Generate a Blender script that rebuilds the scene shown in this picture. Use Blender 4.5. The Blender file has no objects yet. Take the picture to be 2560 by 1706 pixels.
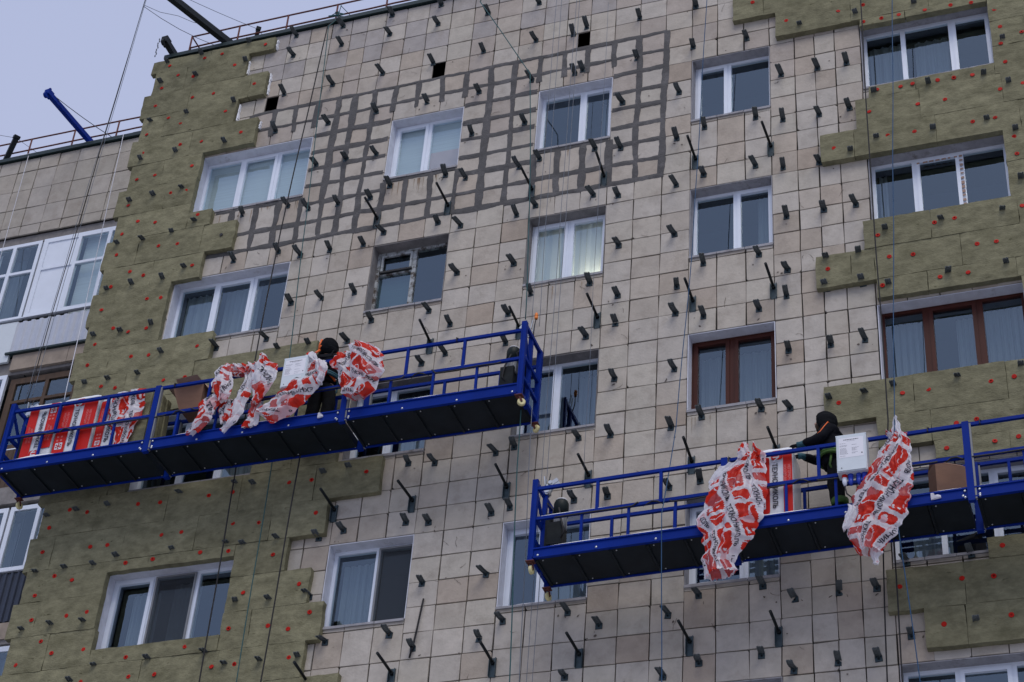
import bpy, math, random
from mathutils import Vector, Matrix, Euler, noise
random.seed(7)
Z0 = 24.5                      # height of the top floor's window lintels above the ground
scn = bpy.context.scene
col = scn.collection
R_ = math.radians

# ------------------------------------------------------------------ camera, sky, sun, exposure
cam_d = bpy.data.cameras.new('camera')
cam = bpy.data.objects.new('camera', cam_d)
col.objects.link(cam)
cam_d.sensor_width = 36.0
cam_d.lens = 68.05
cam_d.clip_start = 0.1
cam_d.clip_end = 3000
right = Vector((0.94326075, 0.32511614, 0.06751775))
down = Vector((-0.15061031, 0.6001154, -0.7856068))
fwd = Vector((-0.29593189, 0.73086319, 0.61503115))
m = Matrix((right, -down, -fwd)).transposed().to_4x4()
m.translation = Vector((5.789, -20.926, Z0 - 22.811))
cam.matrix_world = m
scn.camera = cam

SUN_EL, SUN_AZ = R_(55), R_(155)      # soft light of an overcast sky, brightest high behind the photographer
world = bpy.data.worlds.new('World')
scn.world = world
world.use_nodes = True
wn = world.node_tree
wn.nodes.clear()
w_out = wn.nodes.new('ShaderNodeOutputWorld')
w_bg = wn.nodes.new('ShaderNodeBackground')
w_sky = wn.nodes.new('ShaderNodeTexSky')
w_sky.sky_type = 'NISHITA'
w_sky.sun_disc = False
w_sky.sun_elevation = SUN_EL
w_sky.sun_rotation = SUN_AZ
w_sky.air_density = 1.0
w_sky.dust_density = 3.0
w_mix = wn.nodes.new('ShaderNodeMix')
w_mix.data_type = 'RGBA'
w_mix.inputs[0].default_value = 0.86   # cloud cover over the blue
w_tc = wn.nodes.new('ShaderNodeTexCoord')
w_ns = wn.nodes.new('ShaderNodeTexNoise')       # soft uneven cloud deck
w_ns.inputs['Scale'].default_value = 2.2
w_ns.inputs['Detail'].default_value = 3
wn.links.new(w_tc.outputs['Generated'], w_ns.inputs['Vector'])
w_cl = wn.nodes.new('ShaderNodeMix')
w_cl.data_type = 'RGBA'
w_cl.inputs[6].default_value = (4.3, 5.0, 7.55, 1)
w_cl.inputs[7].default_value = (5.9, 6.35, 8.55, 1)
wn.links.new(w_ns.outputs['Fac'], w_cl.inputs[0])
wn.links.new(w_cl.outputs[2], w_mix.inputs[7])
wn.links.new(w_sky.outputs[0], w_mix.inputs[6])
wn.links.new(w_mix.outputs[2], w_bg.inputs[0])
w_bg.inputs[1].default_value = 0.1
wn.links.new(w_bg.outputs[0], w_out.inputs[0])

sun_d = bpy.data.lights.new('sun', 'SUN')
sun_d.energy = 1.5
sun_d.angle = R_(36)
sun_d.color = (1.0, 0.93, 0.84)
sun = bpy.data.objects.new('sun', sun_d)
col.objects.link(sun)
_sd = Vector((math.sin(SUN_AZ) * math.cos(SUN_EL), math.cos(SUN_AZ) * math.cos(SUN_EL), math.sin(SUN_EL)))
sun.rotation_euler = _sd.to_track_quat('Z', 'Y').to_euler()

vs = scn.view_settings
vs.view_transform = 'Standard'
vs.look = 'None'
vs.gamma = 1.0
vs.use_curve_mapping = False
vs.exposure = -0.03
scn.cycles.max_bounces = 8
scn.cycles.transparent_max_bounces = 16

# ------------------------------------------------------------------ materials
MATS = {}


def node(nt, kind, **kw):
    n = nt.nodes.new(kind)
    for k, v in kw.items():
        setattr(n, k, v)
    return n


def mat(name, rgb, rough=0.6, metal=0.0, spec=0.5, var=0.0, vscale=6.0, bump=0.0, bscale=40.0, streak=None, attr=None,
        dirt=None, dirt_scale=3.0, dirt_lo=0.55, dirt_hi=0.75, obj_var=0.0, tears=None):
    """Principled surface; var = grain of the colour, dirt = a second colour in irregular stains, attr = colour attribute."""
    m = bpy.data.materials.new(name)
    MATS[name] = m
    m.use_nodes = True
    nt = m.node_tree
    b = nt.nodes['Principled BSDF']
    b.inputs['Roughness'].default_value = rough
    b.inputs['Metallic'].default_value = metal
    b.inputs['Specular IOR Level'].default_value = spec
    b.inputs['Base Color'].default_value = (*rgb, 1)
    tc = node(nt, 'ShaderNodeTexCoord')
    gm = node(nt, 'ShaderNodeNewGeometry')
    mp = node(nt, 'ShaderNodeMapping')
    nt.links.new(gm.outputs['Position'], mp.inputs[0])
    if streak:
        mp.inputs['Scale'].default_value = streak
    cur = None
    if attr:
        a = node(nt, 'ShaderNodeAttribute', attribute_name=attr)
        cur = a.outputs['Color']
    elif var or dirt or obj_var:
        c = node(nt, 'ShaderNodeRGB')
        c.outputs[0].default_value = (*rgb, 1)
        cur = c.outputs[0]

    def mult(cur, fac_out, lo, hi):
        r = node(nt, 'ShaderNodeMapRange')
        r.inputs[3].default_value = lo
        r.inputs[4].default_value = hi
        nt.links.new(fac_out, r.inputs[0])
        mx = node(nt, 'ShaderNodeMix', data_type='RGBA', blend_type='MULTIPLY')
        mx.inputs[0].default_value = 1.0
        nt.links.new(cur, mx.inputs[6])
        nt.links.new(r.outputs[0], mx.inputs[7])
        return mx.outputs[2]
    if obj_var:
        oi = node(nt, 'ShaderNodeObjectInfo')
        cur = mult(cur, oi.outputs['Random'], 1 - obj_var, 1 + obj_var)
    if var:
        n = node(nt, 'ShaderNodeTexNoise')
        n.inputs['Scale'].default_value = vscale
        n.inputs['Detail'].default_value = 8
        n.inputs['Roughness'].default_value = 0.65
        nt.links.new(mp.outputs[0], n.inputs['Vector'])
        r0 = node(nt, 'ShaderNodeMapRange')
        r0.inputs[1].default_value = 0.3
        r0.inputs[2].default_value = 0.7
        nt.links.new(n.outputs['Fac'], r0.inputs[0])
        cur = mult(cur, r0.outputs[0], 1 - var, 1 + var)
    if dirt:
        n = node(nt, 'ShaderNodeTexNoise')
        n.inputs['Scale'].default_value = dirt_scale
        n.inputs['Detail'].default_value = 9
        n.inputs['Roughness'].default_value = 0.7
        nt.links.new(mp.outputs[0], n.inputs['Vector'])
        r0 = node(nt, 'ShaderNodeMapRange')
        r0.inputs[1].default_value = dirt_lo
        r0.inputs[2].default_value = dirt_hi
        nt.links.new(n.outputs['Fac'], r0.inputs[0])
        mx = node(nt, 'ShaderNodeMix', data_type='RGBA')
        nt.links.new(r0.outputs[0], mx.inputs[0])
        nt.links.new(cur, mx.inputs[6])
        mx.inputs[7].default_value = (*dirt, 1)
        cur = mx.outputs[2]
    if tears:                                  # sparse short dark rips in a fibrous face
        mp2 = node(nt, 'ShaderNodeMapping')
        mp2.inputs['Scale'].default_value = (6.0, 6.0, 17.0)
        nt.links.new(gm.outputs['Position'], mp2.inputs[0])
        n = node(nt, 'ShaderNodeTexNoise')
        n.inputs['Scale'].default_value = 1.0
        n.inputs['Detail'].default_value = 4
        n.inputs['Roughness'].default_value = 0.6
        nt.links.new(mp2.outputs[0], n.inputs['Vector'])
        r0 = node(nt, 'ShaderNodeMapRange')
        r0.inputs[1].default_value = 0.67
        r0.inputs[2].default_value = 0.75
        nt.links.new(n.outputs['Fac'], r0.inputs[0])
        mx = node(nt, 'ShaderNodeMix', data_type='RGBA')
        nt.links.new(r0.outputs[0], mx.inputs[0])
        nt.links.new(cur, mx.inputs[6])
        mx.inputs[7].default_value = (*tears, 1)
        cur = mx.outputs[2]
    if cur is not None:
        nt.links.new(cur, b.inputs['Base Color'])
    if bump:
        n = node(nt, 'ShaderNodeTexNoise')
        n.inputs['Scale'].default_value = bscale
        n.inputs['Detail'].default_value = 6
        nt.links.new(mp.outputs[0], n.inputs['Vector'])
        bp_ = node(nt, 'ShaderNodeBump')
        bp_.inputs['Strength'].default_value = bump
        bp_.inputs['Distance'].default_value = 0.02
        nt.links.new(n.outputs['Fac'], bp_.inputs['Height'])
        nt.links.new(bp_.outputs[0], b.inputs['Normal'])
    return m


mat('tile', (0.45, 0.42, 0.4), 0.75, attr='tone', var=0.13, vscale=4, bump=0.25, bscale=25, dirt=(0.2, 0.165, 0.13),
    dirt_scale=3.2, dirt_lo=0.5, dirt_hi=0.95)
mat('joint', (0.022, 0.02, 0.019), 0.95, var=0.4, vscale=9)
mat('mortar', (0.085, 0.083, 0.083), 0.95, var=0.28, vscale=3, bump=0.5, bscale=50, dirt=(0.17, 0.165, 0.165), dirt_scale=2.0, dirt_lo=0.52, dirt_hi=0.75)
mat('concrete', (0.2, 0.19, 0.185), 0.9, var=0.3, vscale=5, bump=0.3)
mat('plaster', (0.6, 0.62, 0.68), 0.85, var=0.12, vscale=7, dirt=(0.2, 0.18, 0.17), dirt_scale=4, dirt_lo=0.6, dirt_hi=0.8)
mat('plaster_grey', (0.3, 0.3, 0.32), 0.9, var=0.2, vscale=6, dirt=(0.12, 0.11, 0.1), dirt_scale=5)
mat('wool', (0.2, 0.191, 0.12), 0.95, spec=0.1, var=0.3, vscale=5.5, bump=0.5, bscale=30, streak=(1.0, 1.0, 1.7),
    dirt=(0.1, 0.096, 0.055), dirt_scale=2.2, dirt_lo=0.5, dirt_hi=0.82, obj_var=0.09, tears=(0.06, 0.056, 0.03))
mat('red_cap', (0.42, 0.013, 0.007), 0.6, spec=.15, var=0.15)
mat('bracket', (0.095, 0.112, 0.12), 0.55, metal=0.2, var=0.3, vscale=18)
mat('bracket_foot', (0.04, 0.066, 0.08), 0.5, metal=0.3, var=0.3, vscale=14)
mat('blue_paint', (0.0008, 0.02, 0.205), 0.5, spec=.09, var=0.12, vscale=3, dirt=(0.025, 0.04, 0.12), dirt_scale=14, dirt_lo=0.66, dirt_hi=0.72)
mat('deck', (0.009, 0.0135, 0.0185), 0.6, spec=.2, var=0.35, vscale=3)
mat('steel', (0.55, 0.57, 0.58), 0.35, metal=0.9, var=0.15)
mat('dark_metal', (0.016, 0.02, 0.022), 0.55, spec=.2, metal=0.3, var=0.3, vscale=10)
mat('motor_green', (0.01, 0.017, 0.017), 0.5, spec=.2, var=0.2)
mat('grey_paint', (0.2, 0.21, 0.22), 0.5, var=0.15)
mat('caster_yellow', (0.62, 0.56, 0.28), 0.5, var=0.12)
mat('orange', (0.75, 0.2, 0.02), 0.5)
mat('white_pvc', (0.7, 0.76, 0.85), 0.35, var=0.04, vscale=3)
mat('brown_pvc', (0.055, 0.014, 0.009), 0.45, spec=.2, var=0.2, vscale=8, streak=(1, 1, .2))
mat('old_paint', (0.36, 0.39, 0.4), 0.8, var=0.25, vscale=14, dirt=(0.06, 0.045, 0.035), dirt_scale=9, dirt_lo=0.45, dirt_hi=0.58)
mat('brown_wood', (0.07, 0.04, 0.022), 0.7, var=0.35, vscale=10, streak=(1, 1, .25))
mat('beige_board', (0.3, 0.25, 0.2), 0.85, var=0.2, vscale=5)
mat('corrugated', (0.46, 0.5, 0.58), 0.45, var=0.06)
mat('navy_sheet', (0.02, 0.03, 0.055), 0.5, var=0.2)
mat('coping_green', (0.008, 0.024, 0.026), 0.5, var=0.2)
mat('snow', (0.8, 0.82, 0.86), 0.6, var=0.05)
mat('ground_snow', (0.36, 0.36, 0.38), 0.8, var=0.15, vscale=.3)
mat('rail_rust', (0.1, 0.026, 0.02), 0.8, var=0.3, vscale=20)
mat('cardboard', (0.21, 0.115, 0.075), 0.85, var=0.1, vscale=6, streak=(1, 1, 3))
mat('cardboard_in', (0.34, 0.23, 0.18), 0.85, var=0.1)
mat('black', (0.012, 0.012, 0.014), 0.6)
mat('ink', (0.012, 0.014, 0.03), 0.5)
mat('ink_grey', (0.25, 0.26, 0.3), 0.6)
mat('print_red', (0.52, 0.014, 0.009), 0.45, spec=.2)
mat('print_red_pale', (0.62, 0.14, 0.13), 0.4)
mat('white_panel', (0.6, 0.66, 0.7), 0.35, var=0.04)
mat('paper', (0.74, 0.75, 0.8), 0.7)
mat('pack_white', (0.62, 0.64, 0.68), 0.3, var=0.08, vscale=9, bump=0.35, bscale=9)
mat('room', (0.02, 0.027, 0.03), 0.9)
mat('plug_blue', (0.01, 0.04, 0.4), 0.4)
mat('jacket', (0.009, 0.0095, 0.013), 0.8, spec=.06, var=0.3, vscale=12, bump=0.7, bscale=14)
mat('trousers', (0.011, 0.012, 0.014), 0.85, spec=.06, var=0.3, vscale=12, bump=0.7, bscale=12)
mat('black_cloth', (0.008, 0.009, 0.011), 0.85, spec=.06, var=0.3, bump=0.6, bscale=18)
mat('hi_orange', (0.75, 0.13, 0.015), 0.6)
mat('hi_green', (0.05, 0.125, 0.015), 0.7, var=0.2)
mat('teal_cloth', (0.012, 0.08, 0.11), 0.7)
mat('skin', (0.42, 0.24, 0.17), 0.55)
mat('glove', (0.02, 0.02, 0.022), 0.8, spec=.1)
mat('leaf_dark', (0.012, 0.035, 0.025), 0.7, var=0.3)
mat('rope_black', (0.012, 0.012, 0.014), 0.8)
mat('rope_teal', (0.02, 0.085, 0.09), 0.8)
mat('rope_blue', (0.012, 0.065, 0.15), 0.7)
mat('rope_white', (0.6, 0.62, 0.68), 0.8)
mat('wire_grey', (0.12, 0.14, 0.17), 0.5, metal=0.4)
mat('screen_mesh', (0.05, 0.055, 0.06), 0.9)


def sheet_mat(name, rgb, trans=0.5, gloss=0.0, streak=None, var=0.2):
    """thin cloth or film: diffuse + light shining through."""
    m = bpy.data.materials.new(name)
    MATS[name] = m
    m.use_nodes = True
    nt = m.node_tree
    nt.nodes.clear()
    out = node(nt, 'ShaderNodeOutputMaterial')
    d = node(nt, 'ShaderNodeBsdfDiffuse')
    t = node(nt, 'ShaderNodeBsdfTranslucent')
    mx = node(nt, 'ShaderNodeMixShader')
    mx.inputs[0].default_value = trans
    gm = node(nt, 'ShaderNodeNewGeometry')
    mp = node(nt, 'ShaderNodeMapping')
    if streak:
        mp.inputs['Scale'].default_value = streak
    n = node(nt, 'ShaderNodeTexNoise')
    n.inputs['Scale'].default_value = 4
    n.inputs['Detail'].default_value = 5
    nt.links.new(gm.outputs['Position'], mp.inputs[0])
    nt.links.new(mp.outputs[0], n.inputs['Vector'])
    r = node(nt, 'ShaderNodeMix', data_type='RGBA')
    r.inputs[6].default_value = (*[c * (1 - var) for c in rgb], 1)
    r.inputs[7].default_value = (*[min(1, c * (1 + var)) for c in rgb], 1)
    nt.links.new(n.outputs['Fac'], r.inputs[0])
    nt.links.new(r.outputs[2], d.inputs[0])
    nt.links.new(r.outputs[2], t.inputs[0])
    nt.links.new(d.outputs[0], mx.inputs[1])
    nt.links.new(t.outputs[0], mx.inputs[2])
    last = mx.outputs[0]
    if gloss:
        g = node(nt, 'ShaderNodeBsdfGlossy')
        g.inputs['Roughness'].default_value = 0.28
        m2 = node(nt, 'ShaderNodeMixShader')
        m2.inputs[0].default_value = gloss
        nt.links.new(last, m2.inputs[1])
        nt.links.new(g.outputs[0], m2.inputs[2])
        last = m2.outputs[0]
    if name.startswith('film'):
        tr = node(nt, 'ShaderNodeBsdfTransparent')
        m3 = node(nt, 'ShaderNodeMixShader')
        m3.inputs[0].default_value = .07 if name == 'film_red' else .17
        nt.links.new(last, m3.inputs[1])
        nt.links.new(tr.outputs[0], m3.inputs[2])
        last = m3.outputs[0]
    nt.links.new(last, out.inputs[0])
    return m


sheet_mat('film_white', (0.84, 0.84, 0.89), 0.36, 0.03, var=.05)
sheet_mat('film_pink', (0.8, 0.52, 0.56), 0.36, 0.02, var=.1)
sheet_mat('film_red', (0.6, 0.026, 0.011), 0.25, 0.012, var=.15)
sheet_mat('film_pale_red', (0.6, 0.1, 0.1), 0.4, 0.02, var=.2)
sheet_mat('curtain_white', (0.32, 0.36, 0.41), 0.4, streak=(6, 1, .15), var=0.35)
sheet_mat('curtain_cream', (0.92, 0.93, 0.9), 0.45, streak=(5, 1, .2), var=0.05)
sheet_mat('blind_grey', (0.74, 0.78, 0.8), 0.25, streak=(.2, 1, 18), var=0.2)
sheet_mat('blind_pink_reflection', (0.85, 0.66, 0.64), 0.3, var=0.15)  # pinkish reflection in a pane, put into the colour of a sheet


def glass_mat():
    m = bpy.data.materials.new('glass')
    MATS['glass'] = m
    m.use_nodes = True
    nt = m.node_tree
    nt.nodes.clear()
    out = node(nt, 'ShaderNodeOutputMaterial')
    tr = node(nt, 'ShaderNodeBsdfTransparent')
    tr.inputs[0].default_value = (0.82, 0.9, 0.9, 1)
    gl = node(nt, 'ShaderNodeBsdfGlossy')
    gl.inputs['Roughness'].default_value = 0.015
    gl.inputs[0].default_value = (0.66, 0.84, 1.0, 1)
    lw = node(nt, 'ShaderNodeLayerWeight')
    lw.inputs[0].default_value = .5
    pw = node(nt, 'ShaderNodeMath', operation='POWER')
    pw.inputs[1].default_value = 4.0
    nt.links.new(lw.outputs['Facing'], pw.inputs[0])
    fr = node(nt, 'ShaderNodeMapRange')
    fr.inputs[3].default_value = .17
    fr.inputs[4].default_value = 1.0
    nt.links.new(pw.outputs[0], fr.inputs[0])
    gm = node(nt, 'ShaderNodeNewGeometry')
    n = node(nt, 'ShaderNodeTexNoise')
    n.inputs['Scale'].default_value = 1.2
    nt.links.new(gm.outputs['Position'], n.inputs['Vector'])
    bm = node(nt, 'ShaderNodeBump')
    bm.inputs['Strength'].default_value = 0.06
    bm.inputs['Distance'].default_value = 0.02
    nt.links.new(n.outputs['Fac'], bm.inputs['Height'])
    nt.links.new(bm.outputs[0], gl.inputs['Normal'])
    mx = node(nt, 'ShaderNodeMixShader')
    nt.links.new(fr.outputs[0], mx.inputs[0])
    nt.links.new(tr.outputs[0], mx.inputs[1])
    nt.links.new(gl.outputs[0], mx.inputs[2])
    nt.links.new(mx.outputs[0], out.inputs[0])


glass_mat()


# ------------------------------------------------------------------ mesh helpers
class MB:
    """collects faces and links them as ONE mesh object."""

    def __init__(self):
        self.v, self.f, self.mi, self.sm = [], [], [], []

    def face(self, pts, mi=0, smooth=False):
        n = len(self.v)
        self.v += [tuple(p) for p in pts]
        self.f.append(tuple(range(n, n + len(pts))))
        self.mi.append(mi)
        self.sm.append(smooth)

    def hexa(self, p, mi=0):
        n = len(self.v)
        self.v += [tuple(q) for q in p]
        for a in ((0, 3, 2, 1), (4, 5, 6, 7), (0, 1, 5, 4), (1, 2, 6, 5), (2, 3, 7, 6), (3, 0, 4, 7)):
            self.f.append(tuple(n + i for i in a))
            self.mi.append(mi)
            self.sm.append(False)

    def box(self, x0, x1, y0, y1, z0, z1, mi=0):
        self.hexa([(x0, y0, z0), (x1, y0, z0), (x1, y1, z0), (x0, y1, z0), (x0, y0, z1), (x1, y0, z1), (x1, y1, z1), (x0, y1, z1)], mi)

    def obox(self, c, ax, h, mi=0):
        c = Vector(c)
        a = [Vector(ax[i]) * h[i] for i in range(3)]
        s = [(-1, -1, -1), (1, -1, -1), (1, 1, -1), (-1, 1, -1), (-1, -1, 1), (1, -1, 1), (1, 1, 1), (-1, 1, 1)]
        self.hexa([c + a[0] * i + a[1] * j + a[2] * k for i, j, k in s], mi)

    def bar(self, p0, p1, w, h, mi=0, up=(0, 0, 1)):
        p0, p1 = Vector(p0), Vector(p1)
        d = (p1 - p0)
        L = d.length
        d.normalize()
        u = Vector(up)
        if abs(d.dot(u)) > .98:
            u = Vector((0, 1, 0))
        s = d.cross(u).normalized()
        u = s.cross(d)
        self.obox((p0 + p1) / 2, (d, s, u), (L / 2, w / 2, h / 2), mi)

    def tube(self, pts, r, n=8, mi=0, cap=True, smooth=True):
        pts = [Vector(p) for p in pts]
        rs = r if isinstance(r, (list, tuple)) else [r] * len(pts)
        base = len(self.v)
        prev = None
        for i, p in enumerate(pts):
            d = (pts[min(i + 1, len(pts) - 1)] - pts[max(i - 1, 0)])
            if d.length < 1e-9:
                d = Vector((0, 0, 1))
            d.normalize()
            if prev is None:
                a = Vector((0, 0, 1)) if abs(d.z) < .9 else Vector((1, 0, 0))
                prev = d.cross(a).normalized()
            s = (prev - d * prev.dot(d)).normalized()
            prev = s
            t = d.cross(s)
            for k in range(n):
                an = 2 * math.pi * k / n
                self.v.append(tuple(p + (s * math.cos(an) + t * math.sin(an)) * rs[i]))
        for i in range(len(pts) - 1):
            for k in range(n):
                k2 = (k + 1) % n
                self.f.append((base + i * n + k, base + i * n + k2, base + (i + 1) * n + k2, base + (i + 1) * n + k))
                self.mi.append(mi)
                self.sm.append(smooth)
        if cap:
            self.f.append(tuple(base + k for k in range(n))[::-1])
            self.f.append(tuple(base + (len(pts) - 1) * n + k for k in range(n)))
            self.mi += [mi, mi]
            self.sm += [False, False]

    def cyl(self, c, ax, r, h, n=14, mi=0, r2=None):
        c, ax = Vector(c), Vector(ax).normalized()
        self.tube([c - ax * h / 2, c + ax * h / 2], [r, r2 if r2 is not None else r], n, mi)

    def ell(self, c, r, mi=0, n=12, mm=8, rot=None):
        c = Vector(c)
        base = len(self.v)
        for i in range(mm + 1):
            th = math.pi * i / mm
            for k in range(n):
                ph = 2 * math.pi * k / n
                q = Vector((r[0] * math.sin(th) * math.cos(ph), r[1] * math.sin(th) * math.sin(ph), r[2] * math.cos(th)))
                if rot:
                    q = rot @ q
                self.v.append(tuple(c + q))
        for i in range(mm):
            for k in range(n):
                k2 = (k + 1) % n
                self.f.append((base + i * n + k, base + (i + 1) * n + k, base + (i + 1) * n + k2, base + i * n + k2))
                self.mi.append(mi)
                self.sm.append(True)

    def mesh(self, name, mats):
        me = bpy.data.meshes.new(name)
        me.from_pydata(self.v, [], self.f)
        for k in ([mats] if isinstance(mats, str) else mats):
            me.materials.append(MATS[k])
        me.polygons.foreach_set('material_index', self.mi)
        me.polygons.foreach_set('use_smooth', self.sm)
        me.update()
        return me

    def build(self, name, mats, parent=None):
        return put(name, self.mesh(name, mats), parent)


def put(name, me, parent=None):
    o = bpy.data.objects.new(name, me)
    col.objects.link(o)
    if parent:
        o.parent = parent
    return o


def tag(o, label=None, cat=None, group=None, kind=None):
    if label:
        o['label'] = label
    if cat:
        o['category'] = cat
    if group:
        o['group'] = group
    if kind:
        o['kind'] = kind
    return o


def thing(name, label, cat, loc=(0, 0, 0), group=None):
    o = bpy.data.objects.new(name, None)
    col.objects.link(o)
    o.location = loc
    o.empty_display_size = .2
    return tag(o, label, cat, group)


def rel(o, root):
    """keep world coordinates of a part under a root that stands away from the origin."""
    o.parent = root
    o.matrix_parent_inverse = Matrix.Translation(-Vector(root.location))
    return o


_txt = {}


def text_tris(s, bold=False):
    """outline of a word as 2D points and faces, cap height 1."""
    if s in _txt:
        return _txt[s]
    cu = bpy.data.curves.new('t', 'FONT')
    cu.body = s
    cu.size = 1.4
    cu.resolution_u = 2
    cu.offset = 0.04
    ob = bpy.data.objects.new('t', cu)
    col.objects.link(ob)
    bpy.context.view_layer.update()
    dg = bpy.context.evaluated_depsgraph_get()
    me = bpy.data.meshes.new_from_object(ob.evaluated_get(dg))
    v = [(p.co.x, p.co.y) for p in me.vertices]
    f = [tuple(p.vertices) for p in me.polygons]
    bpy.data.objects.remove(ob)
    bpy.data.curves.remove(cu)
    bpy.data.meshes.remove(me)
    w = max([p[0] for p in v] or [1])
    _txt[s] = (v, f, w)
    return _txt[s]


def snow_strip(mb, p0, p1, w, h, seg=.12, cover=.6, seed=0, mi=0):
    """thin broken ridge of snow lying along a bar."""
    p0, p1 = Vector(p0), Vector(p1)
    L = (p1 - p0).length
    d = (p1 - p0) / L
    n = max(2, int(L / seg))
    s = Vector((-d.y, d.x, 0)).normalized()
    run = None
    hs = []
    for i in range(n + 1):
        q = noise.noise(Vector((seed * 7.3, i * seg * 1.6, seed)))
        hs.append(max(0.0, q + cover - .5) * h * 1.6)
    for i in range(n):
        a, b = hs[i], hs[i + 1]
        if a <= 0.001 and b <= 0.001:
            continue
        A, B = p0 + d * (L * i / n), p0 + d * (L * (i + 1) / n)
        mb.hexa([A - s * w, B - s * w, B + s * w, A + s * w,
                 A - s * w * .6 + Vector((0, 0, a + .002)), B - s * w * .6 + Vector((0, 0, b + .002)),
                 B + s * w * .6 + Vector((0, 0, b + .002)), A + s * w * .6 + Vector((0, 0, a + .002))], mi)

# ------------------------------------------------------------------ ground
g = MB()
g.box(-600, 600, -600, 600, -0.5, 0.0)
tag(g.build('ground', 'ground_snow'), 'snow covered ground in front of the apartment block', kind='structure')

# ------------------------------------------------------------------ facade layout (metres; v is measured from the top floor's lintels)
JU = [-9.6, -9.17, -8.74, -8.3, -7.92, -7.485, -7.07, -6.65, -6.26, -5.95, -5.6, -5.195, -4.78, -4.34, -3.9, -3.46, -3.02,
      -2.585, -2.17, -1.755, -1.32, -.885, -.445, 0.0, .42, .855, 1.265, 1.66, 1.975, 2.295, 2.69, 3.12, 3.56, 4.0, 4.35, 4.68, 5.1, 5.5, 5.9, 6.3]
JV = [2.78, 2.40, 2.0, 1.6, 1.2, .81, .4, 0] 
for fl in range(5):
    JV += [round(-2.8 * fl + q, 3) for q in (-.41, -.80, -1.19, -1.585, -1.99, -2.385, -2.8)]
WCOL = {1: (-8.74, -6.65), 2: (-5.195, -3.9), 3: (-2.585, -1.32), 4: (0.0, 1.265), 5: (2.70, 4.68)}
WH = 1.345
HOLES = []                      # window openings (u0, u1, v0, v1, column, floor)
for fl in (9, 8, 7, 6, 5):
    t = (fl - 9) * 2.8
    for c, (a, b) in WCOL.items():
        HOLES.append((a, b, t - WH, t, c, fl))
VENTS = [(-7.71, -7.485, .83, 1.2), (-4.565, -4.34, .83, 1.2), (-1.965, -1.755, .83, 1.2)]

INS_L = [(-10.20, -7.72, 2.36, 2.67), (-10.08, -8.20, 1.79, 2.36), (-10.20, -7.73, 1.21, 1.79), (-10.10, -8.23, .64, 1.21),
         (-10.20, -7.74, .03, .64), (-10.08, -8.70, -.55, .03), (-10.22, -8.70, -1.15, -.55), (-10.10, -8.70, -1.73, -1.15),
         (-8.70, -8.26, -1.73, -1.37), (-10.20, -7.74, -2.34, -1.73), (-10.11, -8.24, -2.87, -2.34), (-10.21, -8.75, -3.56, -2.87),
         (-10.12, -8.75, -4.10, -3.56), (-10.24, -7.74, -4.66, -4.10), (-10.12, -5.85, -5.26, -4.66), (-10.22, -8.72, -5.85, -5.26),
         (-8.72, -6.62, -5.57, -5.26), (-6.62, -5.25, -5.85, -5.26), (-10.10, -8.72, -6.45, -5.85), (-6.62, -5.25, -6.45, -5.85),
         (-10.22, -8.72, -7.03, -6.45), (-6.62, -5.25, -7.03, -6.45), (-10.08, -4.49, -7.66, -7.03), (-10.19, -5.26, -8.25, -7.66),
         (-10.09, -8.70, -8.80, -8.25), (-8.70, -6.64, -8.44, -8.25), (-6.64, -5.80, -8.80, -8.25), (-10.19, -8.70, -9.38, -8.80),
         (-6.64, -5.37, -9.38, -8.80), (-10.08, -8.67, -9.98, -9.38), (-8.67, -6.64, -9.98, -9.73), (-6.64, -5.10, -9.98, -9.38),
         (-10.20, -5.29, -10.54, -9.98), (-10.08, -4.72, -11.14, -10.54), (-10.20, -5.30, -11.74, -11.14), (-10.1, -5.3, -12.3, -11.74)]
INS_R = [(1.0, 6.2, 1.22, 1.82), (.70, 6.2, .62, 1.22), (1.39, 6.2, .06, .62), (2.72, 4.66, -.09, .06), (4.66, 6.2, -.55, .06),
         (4.66, 6.2, -1.10, -.55), (4.66, 6.2, -1.68, -1.10), (2.79, 4.66, -1.68, -1.44), (2.58, 6.2, -2.28, -1.68),
         (2.03, 6.2, -2.83, -2.28), (4.66, 6.2, -3.45, -2.83), (4.66, 6.2, -4.11, -3.45), (2.59, 6.2, -4.64, -4.11),
         (1.89, 2.72, -5.22, -4.64), (2.72, 6.2, -5.22, -4.64), (2.73, 6.2, -5.56, -5.22), (4.68, 6.2, -6.2, -5.56),
         (4.68, 6.2, -6.96, -6.2), (1.93, 6.2, -7.57, -6.96), (2.62, 6.2, -8.07, -7.57), (3.34, 6.2, -8.35, -8.07),
         (4.68, 6.2, -9.0, -8.35), (4.68, 6.2, -9.63, -9.0), (3.88, 6.2, -9.93, -9.63), (2.62, 6.2, -10.53, -9.93),
         (3.05, 6.2, -11.08, -10.53), (4.68, 6.2, -11.7, -11.08), (4.68, 6.2, -12.3, -11.7)]
INS_T = 0.11

block = thing('apartment_building', 'tall apartment block wall of beige stone tiles studded with dark metal brackets', 'building', (-1.5, 0, 0))
wing = thing('apartment_building', 'set back wing of the block with glazed loggias and white corrugated parapet', 'building', (-13.0, 1.7, 0))


def P(mb, name, mats, root=None):
    return rel(mb.build(name, mats), root or block)


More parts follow.
